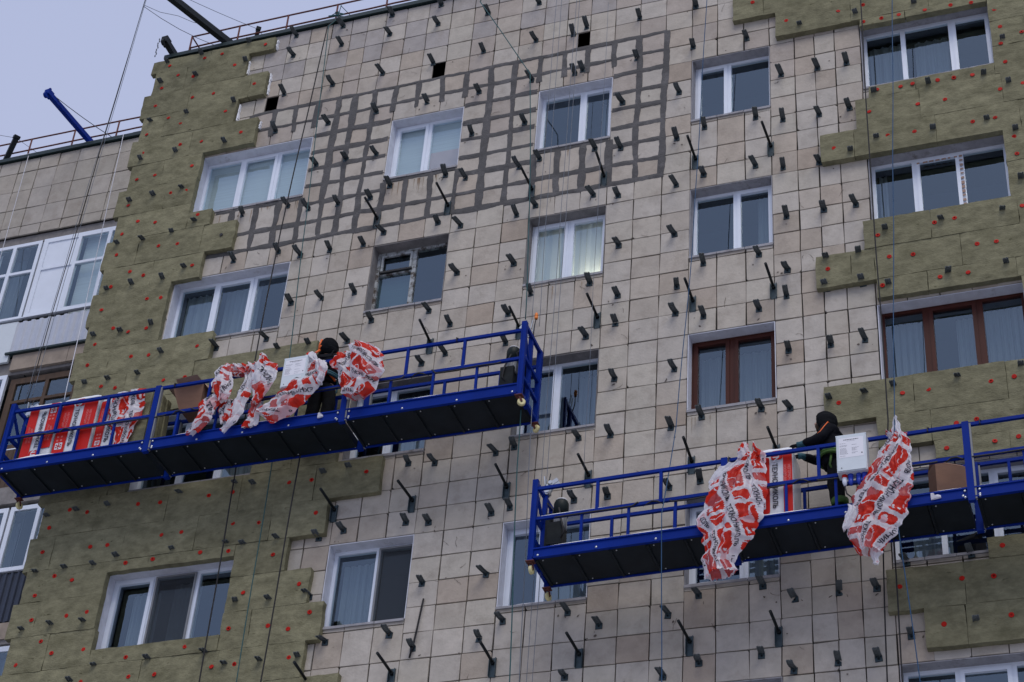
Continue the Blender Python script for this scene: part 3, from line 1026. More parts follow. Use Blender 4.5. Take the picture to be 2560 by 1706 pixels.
o = MB()
o.box(-.048, .048, -.012, .006, -.28, 0)
o.box(-.048, -.040, -.05, -.012, -.27, -.01)
o.box(.040, .048, -.05, -.012, -.27, -.01)
SP = o.mesh('plate', 'bracket_foot')
o = MB()
o.tube([(0, -.01, -.075), (0, -.3, -.055), (0, -.52, -.045)], .021, 8)
o.tube([(0, -.005, -.078), (0, -.06, -.072)], .03, 8)
SR = o.mesh('rod', 'dark_metal')
for fl in range(4):
    for u in (-5.195, -3.985, -2.57, -1.375, .075, 1.245):
        v = -2.13 - fl * 2.8 + (.0, .0, -.02, .01)[fl]
        if (fl, u) == (1, -5.195):
            continue
        b = put('support_bracket', SP)
        b.location = Vector((u + rb.uniform(-.015, .015), 0, Z0 + v + rb.uniform(-.015, .015))) - Vector(block.location)
        b.parent = block
        r = put('rod', SR, b)
        r.rotation_euler = (R_(rb.uniform(-3, 3)), 0, R_(rb.uniform(-3, 3)))

# ------------------------------------------------------------------ mineral wool boards with red dowel caps
o = MB()
o.tube([(0, .002, 0), (0, -.004, 0), (0, -.007, 0)], [.034, .034, .03], 12)
o.tube([(0, -.007, 0), (0, -.003, 0)], [.014, .004], 8)
DM = o.mesh('dowel_cap', 'red_cap')


def wool_board(u0, u1, v0, v1, seed, free):
    """a slab with a soft fibrous face and torn edges."""
    rnd = random.Random(seed)
    nx = max(2, int((u1 - u0) / .1))
    nz = max(2, int((v1 - v0) / .1))
    mb = MB()
    gp = .002
    yf = -INS_T + rnd.uniform(-.005, .005)
    tx, tz = rnd.uniform(-.006, .006), rnd.uniform(-.006, .006)
    grid = []
    for j in range(nz + 1):
        row = []
        for i in range(nx + 1):
            a, b = i / nx, j / nz
            x = u0 + gp + (u1 - u0 - 2 * gp) * a
            z = v0 + gp + (v1 - v0 - 2 * gp) * b
            q = noise.noise(Vector((x * 3.1, z * 4.7, seed * .37)))
            q2 = noise.noise(Vector((x * 11, z * 14, seed * .11)))
            y = yf + .007 * q + .004 * q2 + tx * (a - .5) + tz * (b - .5)
            edge = i in (0, nx) or j in (0, nz)
            if edge:
                y += .004
                if i in (0, nx):
                    x += (.006 if free else .0025) * rnd.uniform(-1, 1) + (.008 * q if free else 0)
                if j in (0, nz):
                    z += (.006 if free else .0025) * rnd.uniform(-1, 1) + (.006 * q if free else 0)
            row.append(Vector((x, y, Z0 + z)))
        grid.append(row)
    for j in range(nz):
        for i in range(nx):
            mb.face((grid[j][i], grid[j][i + 1], grid[j + 1][i + 1], grid[j + 1][i]), 0, True)
    ring = grid[0][:] + [grid[j][nx] for j in range(1, nz + 1)] + [grid[nz][i] for i in range(nx - 1, -1, -1)] + [grid[j][0] for j in range(nz - 1, 0, -1)]
    for k in range(len(ring)):
        a, b = ring[k], ring[(k + 1) % len(ring)]
        mb.face((Vector((a.x, .0, a.z)), Vector((b.x, .0, b.z)), b, a))
    return mb


def insulation(label, rects, loc, seed, cut_off):
    root = thing('insulation_layer', label, 'insulation', loc)
    rnd = random.Random(seed)
    boards = []
    for k, (a, b, c, d) in enumerate(rects):
        x = a
        first = True
        L0 = cut_off[k % len(cut_off)]
        while x < b - .01:
            L = L0 if first else 1.2
            x2 = x + L
            if b - x2 < .28:
                x2 = b
            me = wool_board(x, min(x2, b), c, d, seed * 1000 + len(boards) * 7, first or x2 >= b).mesh('insulation_board', 'wool')
            o = rel(put('insulation_board', me), root)
            boards.append((x, min(x2, b), c, d, o))
            x = x2
            first = False
    return root, boards


insL, bL = insulation('olive mineral wool boards with red dowel caps covering the left end of the tiled wall', INS_L, (-8.0, 0, Z0 - 5), 1,
                      [1.2, .65, .95, .45])
insR, bR = insulation('olive mineral wool boards with red dowel caps around the three leaf windows at right', INS_R, (4.2, 0, Z0 - 5), 2,
                      [.95, .5, 1.2, .7])
rd = random.Random(9)
for a, b in DW:
    u, v = a / 100, b / 100
    for (x0, x1, c, d, o) in bL + bR:
        if x0 - .02 <= u <= x1 + .02 and c - .02 <= v <= d + .02:
            k = put('dowel_cap', DM, o)
            u, v = min(max(u, x0 + .03), x1 - .03), min(max(v, c + .03), d - .03)
            k.location = (u, -INS_T - .006 + rd.uniform(0, .006), Z0 + v)
            k.rotation_euler = (R_(rd.uniform(-10, 10)), 0, R_(rd.uniform(-10, 10)))
            break

# stains, drips and mortar smears near brackets and sills on the tiles
def smear_mat():
    m = mat('smear', (.11, .09, .075), .95)
    return m


smear_mat()
st = MB()
rs = random.Random(21)
for u, v in [(a / 100, b / 100) for a, b in BR]:
    if rs.random() < .55:
        for q in range(rs.choice((1, 1, 2, 3))):
            cu_, cv_ = u + rs.uniform(-.16, .16), v + rs.uniform(-.14, .05)
            a, b = rs.uniform(.004, .018), rs.uniform(.006, .03)
            an = rs.uniform(-1.2, 1.2)
            pts = []
            for i in range(7):
                t = 6.283 * i / 7
                k_ = rs.uniform(.5, 1.2)
                x, z = a * k_ * math.cos(t), b * k_ * math.sin(t)
                pts.append((cu_ + x * math.cos(an) - z * math.sin(an), -.0095, Z0 + cv_ + x * math.sin(an) + z * math.cos(an)))
            if not any(h[0] - .03 < cu_ < h[1] + .03 and h[2] - .03 < cv_ < h[3] + .03 for h in allh):
                st.face(pts)
def on_tile(a, b):
    return not any(h[0] - .05 < a < h[1] + .05 and h[2] - .06 < b < h[3] + .03 for h in allh) and not any(r[0] - .03 < a < r[1] + .03 and r[2] - .03 < b < r[3] + .03 for r in INS_L + INS_R)


for k in range(150):                          # hairline cracks, scrapes and small empty holes
    cu_, cv_ = rs.uniform(-8.2, 2.6), rs.uniform(-11.4, 2.6)
    if not on_tile(cu_, cv_):
        continue
    if k % 3:
        x, z, an = cu_, cv_, rs.uniform(0, 6.28)
        pts = [(x, z)]
        for i in range(rs.randint(2, 5)):
            an += rs.uniform(-.7, .7)
            x, z = x + .035 * math.cos(an), z + .035 * math.sin(an)
            pts.append((x, z))
        if not all(on_tile(*q) for q in pts):
            continue
        for (a, b), (c, d) in zip(pts[:-1], pts[1:]):
            n_ = Vector((-(d - b), c - a)).normalized() * rs.uniform(.0012, .0035)
            st.face([(a - n_.x, -.0095, Z0 + b - n_.y), (c - n_.x, -.0095, Z0 + d - n_.y), (c + n_.x, -.0095, Z0 + d + n_.y), (a + n_.x, -.0095, Z0 + b + n_.y)])
    else:
        r_ = rs.uniform(.006, .013)
        st.face([(cu_ + r_ * math.cos(t), -.0095, Z0 + cv_ + r_ * math.sin(t)) for t in [i * .8976 for i in range(7)]])
tag(P(st, 'mortar_spatter', 'smear'), kind='stuff')
mat('rust_run', (.235, .165, .11), .9, var=.25, vscale=14)
st = MB()
for (cc, fl) in ((1, 9), (2, 9), (1, 9), (2, 9), (3, 9), (2, 6), (3, 8), (4, 7)):   # brown run-off below sills
    a, b = WCOL[cc]
    t = (fl - 9) * 2.8
    for k in range(9 if fl == 9 and cc < 3 else 3):
        x = rs.uniform(max(a, -8.2) + .05, b - .05)
        L, w = rs.uniform(.06, .33), rs.uniform(.004, .014)
        z0_ = Z0 + t - 1.475
        n = 5
        pl_ = [(x - w * rs.uniform(.4, 1) * (1 - i / n), z0_ - L * i / n) for i in range(n + 1)]
        pr_ = [(x + w * rs.uniform(.4, 1) * (1 - i / n), z0_ - L * i / n) for i in range(n + 1)]
        for i in range(n):
            st.face([(pl_[i][0], -.0092, pl_[i][1]), (pl_[i + 1][0], -.0092, pl_[i + 1][1]), (pr_[i + 1][0], -.0092, pr_[i + 1][1]), (pr_[i][0], -.0092, pr_[i][1])])
tag(P(st, 'rust_stain', 'rust_run'), kind='stuff')

# ------------------------------------------------------------------ wing: parapet tiles, loggia glazing, corrugated parapet
YW = 1.68
WU0, WU1 = -16.5, -10.05
lw = wall_with_holes(WU0, WU1, -13.6, 2.78, [(WU0 + .3, WU1 - .02, .72, -13), (WU0, WU1, -13.6, .72)], YW + .03, YW + .3)
lw = MB()
lw.box(WU0, WU1, YW + .03, YW + .2, Z0 + .72, Z0 + 2.78)
P(lw, 'wall', 'joint', wing)
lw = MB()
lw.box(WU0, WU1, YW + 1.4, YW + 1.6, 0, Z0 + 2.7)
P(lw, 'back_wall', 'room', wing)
lw = MB()
lw.box(WU0, WU1, YW + .2, 12, Z0 + 2.6, Z0 + 2.8)
P(lw, 'roof', 'ground_snow', wing)
wt = random.Random(31)
uu = [-16.3 + .445 * i for i in range(15)]
for i in range(len(uu) - 1):
    vv = [.72, .96, 1.43, 1.93, 2.44, 2.78]
    for j in range(5):
        mb = MB()
        n = tile_mesh(mb, uu[i], uu[i + 1], vv[j], vv[j + 1], wt, .034, YW)
        me = mb.mesh('tile', 'tile')
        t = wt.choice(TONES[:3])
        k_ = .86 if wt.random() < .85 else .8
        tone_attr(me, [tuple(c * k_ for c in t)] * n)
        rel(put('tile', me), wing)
o = MB()
o.box(WU0, WU1, YW - .055, YW + .3, Z0 + 2.80, Z0 + 2.875)
o.box(WU0, WU1, YW - .065, YW - .052, Z0 + 2.785, Z0 + 2.87)
P(o, 'coping', 'coping_green', wing)
o = MB()
snow_strip(o, (WU0, YW - .01, Z0 + 2.876), (WU1, YW - .01, Z0 + 2.876), .055, .025, .15, .75, 5)
tag(P(o, 'snow', 'snow', wing), kind='stuff')
# lintel slab over the top loggia
o = MB()
o.box(WU0, WU1, YW + .06, YW + 1.4, Z0 + .52, Z0 + .715)
P(o, 'lintel', 'concrete', wing)
YG = YW + .02
# top loggia glazing: pane / solid panel / pane with transoms
kwl = dict(root=wing, yf=0.0, sill='pvc', depth=1.2)
window(-13.0, -11.0, -1.40, .51, [.78, .68, .54], transom={0: .62, 1: .62, 2: .62}, panels=(0,), rev='white_pvc', yw=YW + .02,
       inside=[(.42, .98, 1, 0, 'blind_grey', 0, .1)], label='white loggia glazing with a solid white leaf beside pale blinds', jamb=.09, **kwl)
window(-15.0, -13.02, -1.42, .48, [1, .66, .66], transom={0: .62, 1: .62, 2: .62}, rev='white_pvc', yw=YW + .0,
       inside=[(.55, .8, 1, 0, CW, 3, .4), (.1, .5, 1, .6, 'blind_grey', 0, .15)], label='white loggia glazing with cross bars', jamb=.06, **kwl)
# corrugated parapet below it


def corrugated(u0, u1, v0, v1, y, mtl, pitch=.1, amp=.014):
    mb = MB()
    n = int((u1 - u0) / pitch * 6)
    xs = [u0 + (u1 - u0) * i / n for i in range(n + 1)]
    f = lambda x: y - amp * max(-.4, min(.4, math.sin(x / pitch * 6.283))) * 2.5
    for i in range(n):
        a, b = xs[i], xs[i + 1]
        mb.face([(a, f(a), Z0 + v0), (b, f(b), Z0 + v0), (b, f(b), Z0 + v1), (a, f(a), Z0 + v1)])
        mb.face([(a, f(a) + .004, Z0 + v0), (a, f(a) + .004, Z0 + v1), (b, f(b) + .004, Z0 + v1), (b, f(b) + .004, Z0 + v0)])
    return mb


P(corrugated(-13.02, WU1, -2.22, -1.53, YW - .03, 'corrugated', .17), 'corrugated_sheet', 'corrugated', wing)
o = MB()
o.box(-16, -13.03, YW - .02, YW + .03, Z0 - 2.42, Z0 - 1.5)
P(o, 'parapet_panel', 'white_panel', wing)
o = MB()
o.box(-13.1, WU1, YW - .06, YW + .05, Z0 - 2.275, Z0 - 2.235)
P(o, 'drip_edge', 'coping_green', wing)
for k in range(5):
    o = MB()
    a = -12.95 + k * .58
    o.box(a, a + .572, YW + .0, YW + .06, Z0 - 2.62, Z0 - 2.28)
    P(o, 'beige_panel', 'beige_board', wing)
o = MB()
o.box(WU0, WU1, YW + .07, YW + 1.4, Z0 - 2.68, Z0 - 2.3)
o.box(WU0, WU1, YW + .02, YW + 1.4, Z0 - 5.55, Z0 - 5.2)
o.box(WU0, WU1, YW + .02, YW + 1.4, Z0 - 8.3, Z0 - 7.95)
o.box(WU0, WU1, YW + .02, YW + 1.4, Z0 - 11.1, Z0 - 10.75)
P(o, 'floor_slab', 'concrete', wing)
# brown timber loggia
window(-12.92, -10.9, -4.35, -2.76, [.72, .62, .6], transom={0: .70, 1: .70, 2: .70}, fm='brown_wood', rev='brown_wood', yw=YW + .1,
       inside=[(.05, .3, .9, 0, CW, 3, .4)], label='old brown timber loggia glazing', root=wing, yf=0, sill='pvc', depth=1.0, jamb=.11)
window(-15.0, -12.98, -4.35, -2.68, [1, 1, .6], rev='white_pvc', yw=YW + .04, inside=[(.4, .98, 1, 0, CW, 3, .4)], root=wing, yf=0, sill='pvc', depth=1.0, jamb=.07)
o = MB()
for k in range(28):
    a = -13.0 + k * .1
    o.box(a, a + .094, YW + .04, YW + .06, Z0 - 5.2, Z0 - 4.4)
P(o, 'plank_parapet', 'brown_wood', wing)
# lower loggias
window(-12.12, -10.95, -6.92, -5.64, [.55, .6], rev='white_pvc', yw=YW + .02, inside=[(.02, .5, 1, 0, CW, 3, .3)], label='white loggia window below the upper platform', jamb=.07, **kwl)
window(-14.3, -12.16, -6.92, -5.64, [1, 1, 1], rev='white_pvc', yw=YW + .02, inside=[(.6, .98, 1, 0, CW, 5, .4)], jamb=.07, **kwl)
P(corrugated(-14.5, WU1, -7.9, -6.98, YW + .0, 'navy_sheet', .12), 'corrugated_sheet', 'navy_sheet', wing)
o = MB()
o.box(WU0, WU1, YW - .01, YW + .02, Z0 - 8.22, Z0 - 7.92)
P(o, 'slab_edge', 'beige_board', wing)
window(-13.2, -10.95, -9.7, -8.34, [1, 1, 1], rev='white_pvc', yw=YW + .02, inside=[(.05, .98, 1, 0, CW, 8, .3)], jamb=.08, **kwl)
o = MB()
o.box(WU0, WU1, YW + .0, YW + .06, Z0 - 10.75, Z0 - 9.75)
P(o, 'parapet_panel', 'navy_sheet', wing)
o = MB()
o.box(WU0, WU1, YW, YW + .2, 0, Z0 - 11.1)
P(o, 'lower_wall', 'concrete', wing)
o = MB()
o.box(WU0 - .3, WU0, YW, 12, 0, Z0 + 2.8)
P(o, 'side_wall', 'concrete', wing)

# ------------------------------------------------------------------ roof edge: railings, outrigger beams, cables


def railing(label, u0, u1, y, loc):
    root = thing('roof_railing', label, 'railing', loc)
    z = Z0
    for h in (3.49, 3.19):
        o = MB()
        n = int((u1 - u0) / .5)
        rr_ = random.Random(int(h * 100))
        o.tube([(u0 + (u1 - u0) * i / n, y, z + h + rr_.uniform(-.008, .008)) for i in range(n + 1)], .017, 6)
        rel(o.build('rail', 'rail_rust'), root)
    x = u0
    while x < u1:
        o = MB()
        o.tube([(x, y, z + 3.5), (x + .01, y, z + 2.78)], .017, 6)
        rel(o.build('post', 'rail_rust'), root)
        x += .99
    return root


r = railing('thin rusty railing along the roof edge of the tiled block', -9.69, 6.3, .15, (-9.69, .15, Z0 + 2.8))
for h in (3.49, 3.19):
    o = MB()
    o.tube([(-9.69, .15, Z0 + h), (-9.68, 2.2, Z0 + h)], .016, 6)
    rel(o.build('rail', 'rail_rust'), r)
for y in (.85, 2.0):
    o = MB()
    o.tube([(-9.69, y, Z0 + 3.5), (-9.69, y, Z0 + 2.78)], .013, 6)
    rel(o.build('post', 'rail_rust'), r)
railing('thin rusty railing along the roof of the set back wing', -16.07, -10.6, 1.8, (-16.07, 1.8, Z0 + 2.8))


def beam(label, a, b, w, h, mt, loc, head=True, group=None):
    root = thing('outrigger_beam', label, 'roof beam', loc, group)
    o = MB()
    o.bar(a, b, w, h)
    rel(o.build('beam', mt), root)
    if head:
        d = (Vector(b) - Vector(a)).normalized()
        e = Vector(b) + d * .02
        o = MB()
        o.bar(e - d * .1, e + d * .05, w + .025, h + .025)
        o.cyl(e + d * .04 + Vector((0, 0, -.09)), d.cross(Vector((0, 0, 1))), .06, .05, 10)
        o.bar(e - d * .02 + Vector((0, 0, -.02)), e - d * .02 + Vector((0, 0, .14)), .04, .04)
        rel(o.build('pulley_head', 'dark_metal' if mt != 'blue_paint' else 'blue_paint'), root)
    # tail of the beam and its stand on the roof
    o = MB()
    d = (Vector(a) - Vector(b)).normalized()
    t = Vector(a) + d * 2.2
    o.bar(a, t, w, h)
    o.bar(t, (t.x, t.y, Z0 + 2.8), .08, .08)
    o.bar(Vector(a) + d * .7, ((Vector(a) + d * .7).x, (Vector(a) + d * .7).y, Z0 + 2.8), .08, .08)
    rel(o.build('stand', mt), root)
    return root


beam('bright blue outrigger beam sticking out over the roof of the set back wing', (-12.62, 1.75, Z0 + 3.0), (-12.77, .37, Z0 + 3.02), .09, .1, 'blue_paint', (-12.62, 1.75, Z0 + 3))
beam('long dark outrigger beam crossing the upper left roof corner', (-8.78, .12, Z0 + 2.99), (-9.74, -2.0, Z0 + 3.08), .11, .13, 'dark_metal', (-8.78, .12, Z0 + 3))
beam('short dark beam end with a chain at the left corner of the tiled block', (-9.92, .15, Z0 + 2.98), (-9.93, -.27, Z0 + 3.0), .10, .12, 'dark_metal', (-9.92, .1, Z0 + 3))
o = MB()
for i in range(9):
    o.ell((-10.06 + .012 * math.sin(i * 2), -.3, Z0 + 3.06 - i * .055), (.013, .013, .032), 0, 6, 4)
tag(o.build('chain', 'wire_grey'), 'short chain hanging from the dark beam end at the roof corner', 'chain')


def post_stub(label, a, b, loc, w=.1):
    root = thing('roof_post', label, 'post', loc)
    o = MB()
    o.bar(a, b, w, w)
    rel(o.build('column', 'dark_metal'), root)
    o = MB()
    o.bar(Vector(b) - Vector((.0, .0, .02)), Vector(b) + (Vector(b) - Vector(a)).normalized() * .04, w * 1.25, w * 1.25)
    rel(o.build('cap', 'dark_metal'), root)


post_stub('dark leaning post standing on the roof at the far left edge', (-14.66, 1.85, Z0 + 2.85), (-14.33, 1.62, Z0 + 3.42), (-14.66, 1.85, Z0 + 2.85))
post_stub('small dark post behind the railing right of the long dark beam', (-8.42, .3, Z0 + 2.85), (-8.30, .16, Z0 + 3.3), (-8.42, .3, Z0 + 2.85), .07)


def rope(pts, r, mt, label, name='rope', cat='rope', sag=0, group=None, wob=.004):
    o = MB()
    P_ = []
    rr_ = random.Random(int(abs(pts[0][0]) * 1000) + len(label))
    ph = rr_.uniform(0, 6)
    for a, b in zip(pts[:-1], pts[1:]):
        a, b = Vector(a), Vector(b)
        n = max(2, int((b - a).length / .35))
        for i in range(n):
            t = i / n
            q = a.lerp(b, t)
            q.z -= sag * 4 * t * (1 - t)
            q.x += wob * math.sin(q.z * 2.1 + ph)
            q.y += wob * math.cos(q.z * 1.7 + ph)
            P_.append(q)
    P_.append(Vector(pts[-1]))
    o.tube(P_, r, 5)
    return tag(o.build(name, mt), label, cat, group)


def V(u, y, v):
    return (u, y, Z0 + v)


# hoist ropes of the upper platform's left end
rope([V(-10.05, -1.0, 3.75), V(-10.40, -.72, -1.9), V(-10.47, -.7, -5.5)], .0075, 'rope_black', 'black rope of the thin bundle running down in front of the set back wing')
rope([V(-10.04, -1.0, 3.75), V(-10.44, -.72, -1.9), V(-10.50, -.7, -5.5)], .0045, 'wire_grey', 'left grey hoist wire dropping to the left end of the upper platform', 'hoist_wire', 'wire')
rope([V(-10.03, -1.0, 3.75), V(-10.35, -.72, -1.9), V(-10.40, -.7, -5.5)], .0045, 'wire_grey', 'right grey hoist wire dropping to the left end of the upper platform', 'hoist_wire', 'wire')
rope([V(-10.07, -1.0, 3.22), V(-9.23, .3, 3.27), V(-8.9, 1.3, 2.9)], .006, 'wire_grey', 'lower sagging grey stay cable from the rope head to the roof', 'stay_cable', 'cable', .08)
rope([V(-10.07, -1.0, 3.25), V(-9.48, -.7, 3.10), V(-9.0, -.36, 3.07)], .005, 'wire_grey', 'upper sagging grey stay cable from the rope head to the roof', 'stay_cable', 'cable', .05)
rope([V(-9.4, -1.6, 2.95), V(-8.35, .16, 3.34), V(-8.0, .7, 3.15)], .005, 'wire_grey', 'thin stay cable slanting above the roof railing', 'stay_cable', 'cable', .03)
rope([V(-12.75, .45, 3.08), V(-12.1, 1.75, 2.97)], .008, 'wire_grey', 'thin chain like cable slanting from the blue beam down to the roof', 'stay_cable', 'cable', .03)
rope([V(-15.6, 1.2, 3.7), V(-14.33, 1.62, 3.42), V(-13.3, 2.6, 2.9)], .005, 'wire_grey', 'thin stay cable over the dark post at the far left', 'stay_cable', 'cable', .02)
rope([V(-13.88, 1.6, 2.8), V(-13.45, 1.22, -1.7)], .006, 'rope_white', 'thin white cord hanging at the far left of the set back wing', wob=.002)
rope([V(-11.78, 1.6, 2.85), V(-9.78, -.7, -5.53)], .0065, 'rope_white', 'white cord running down to the packs on the upper platform', wob=.002)
rope([V(-6.55, -.02, 2.95), V(-6.63, -.22, 2.5), V(-6.76, -.3, -2.4), V(-6.78, -.3, -5.1), V(-6.68, -.3, -12)], .011, 'rope_black', 'black rope hanging from the roof edge past the leftmost windows')
rope([V(-6.53, -.02, 2.95), V(-6.61, -.22, 2.5), V(-6.34, -.3, -2.0), V(-6.19, -.3, -5.1), V(-6.12, -.3, -12)], .008, 'rope_teal', 'teal rope tied at the roof edge beside the black one')
o = MB()
rk = random.Random(2)
pts = [Vector((-6.62 + rk.uniform(-.13, .16), -.05 + rk.uniform(-.06, .06), Z0 + 2.97 + rk.uniform(-.04, .1))) for _ in range(9)]
o.tube(pts, .013, 6)
o.tube([(-6.65, .15, Z0 + 3.45), (-6.6, .02, Z0 + 3.0)], .008, 5)
o.tube([(-6.66, .15, Z0 + 3.45), (-6.3, .3, Z0 + 3.0)], .007, 5)
tag(o.build('rope_knot', 'rope_teal'), 'tangled teal rope knot tied on the roof edge', 'knot')
rope([V(-5.62, -.5, -7.1), V(-5.66, -.5, -12)], .011, 'rope_black', 'black rope hanging below the upper platform near its middle')
rope([V(-3.62, -.45, 2.0), V(-2.56, -.5, -.1), V(-2.38, -.5, -3.0), V(-2.28, -.55, -5.3)], .0085, 'rope_teal', 'teal rope slanting from the roof edge then dropping to the upper platform')
rope([V(-2.95, -.5, 3.9), V(-3.62, -.45, 2.0)], .0085, 'rope_teal', 'upper run of the slanting teal rope at the roof edge')
for k, (a, b, c, lb) in enumerate([(-2.13, -2.13, -2.12, 'leftmost of the fine grey wires above the right end of the upper platform'),
                                   (-2.05, -2.02, -2.0, 'second from left of the fine grey wires above the upper platform'),
                                   (-1.77, -1.79, -1.82, 'third from left of the fine grey wires above the upper platform'),
                                   (-1.73, -1.71, -1.74, 'rightmost of the close set fine grey wires above the upper platform')]):
    rope([V(a, -.7, 3.8), V(b, -.7, -3.6), V(c, -.7, -5.6 if k < 2 else -12.2)], .0045, 'wire_grey', lb, 'hoist_wire', 'wire', wob=.002)
rope([V(-1.22, -.7, 1.0), V(-1.21, -.7, -8.2)], .0035, 'wire_grey', 'single faint wire right of the close set hoist wires', 'hoist_wire', 'wire')
rope([V(-2.2, -.66, -6.6), V(-2.17, -.7, -8), V(-2.01, -.7, -12)], .009, 'rope_teal', 'dark teal rope tail hanging below the right end of the upper platform')
rope([V(-2.02, -.7, -7.0), V(-1.89, -.7, -12)], .006, 'wire_grey', 'grey wire tail beside the left end of the lower platform', 'hoist_wire', 'wire')
rope([V(.46, -.7, 1.6), V(.25, -.7, -4.5), V(.08, -.8, -7.8), V(.03, -1.2, -9.4), V(.0, -.9, -12.2)], .0068, 'rope_blue', 'blue rope hanging in front of the middle windows and the lower platform')
rope([V(2.79, -.3, 1.2), V(2.77, -.3, -3.0), V(2.8, -.3, -7.8), V(2.63, -.3, -9.8), V(2.58, -.3, -12)], .01, 'rope_black', 'dark rope hanging along the left edge of the three leaf windows')
rope([V(3.38, -.6, 1.2), V(3.0, -1.15, -8.3), V(2.94, -1.2, -9.6), V(3.06, -.8, -12.2)], .0068, 'rope_blue', 'blue rope crossing the rightmost windows down to the tied film')
rope([V(2.80, -.5, -9.75), V(2.79, -.45, -12)], .01, 'rope_black', 'black rope hanging below the lower platform')
rope([V(-3.64, -.015, -9.49), V(-3.66, -.03, -9.7), V(-3.69, -.03, -9.95), V(-3.75, -.03, -10.38)], .014, "rope_black", "short black cable end sticking out of a hole in the tiles", "cable", "cable", wob=.012)

# foam strips left along board ends, and one empty drill hole
for (u, c, d, y) in ((-7.705, 2.40, 2.62, .0), (-7.705, 1.26, 1.76, .0), (-7.725, .42, .60, .0), (-8.205, 1.9, 2.22, .0), (-8.205, .72, 1.12, .0)):
    o = MB()
    rr_ = random.Random(int(c * 50))
    n = 7
    for i in range(n):
        a, b = c + (d - c) * i / n, c + (d - c) * (i + 1) / n
        w = .018 + rr_.uniform(-.006, .01)
        o.box(u - .004, u + w, -.035 - rr_.uniform(0, .03), .004, Z0 + a, Z0 + b)
    rel(o.build('foam_strip', 'snow'), insL)
for (v0_, v1_) in ((-2.92, -2.4), (-4.05, -3.62), (-7.6, -7.1), (-8.83, -8.79)):
    o = MB()
    rr_ = random.Random(int(v0_ * 50))
    n = max(2, int((v1_ - v0_) / .05))
    for i in range(n):
        a, b = v0_ + (v1_ - v0_) * i / n, v0_ + (v1_ - v0_) * (i + 1) / n
        o.box(-10.11 - rr_.uniform(.02, .045), -10.03, -.02, .03, Z0 + a, Z0 + b)
    rel(o.build('foam_strip', 'snow'), insL)
o = MB()
o.cyl((-7.98, -INS_T - .004, Z0 - 2.03), (0, 1, 0), .03, .012, 9)
rel(o.build('drill_hole', 'black'), insL)

# ------------------------------------------------------------------ suspended platforms
o = MB()
o.ell((0, -.006, 0), (.018, .012, .018), 0, 8, 5)
BOLT = o.mesh('bolt', 'steel')
YN, YR = -1.03, -.35


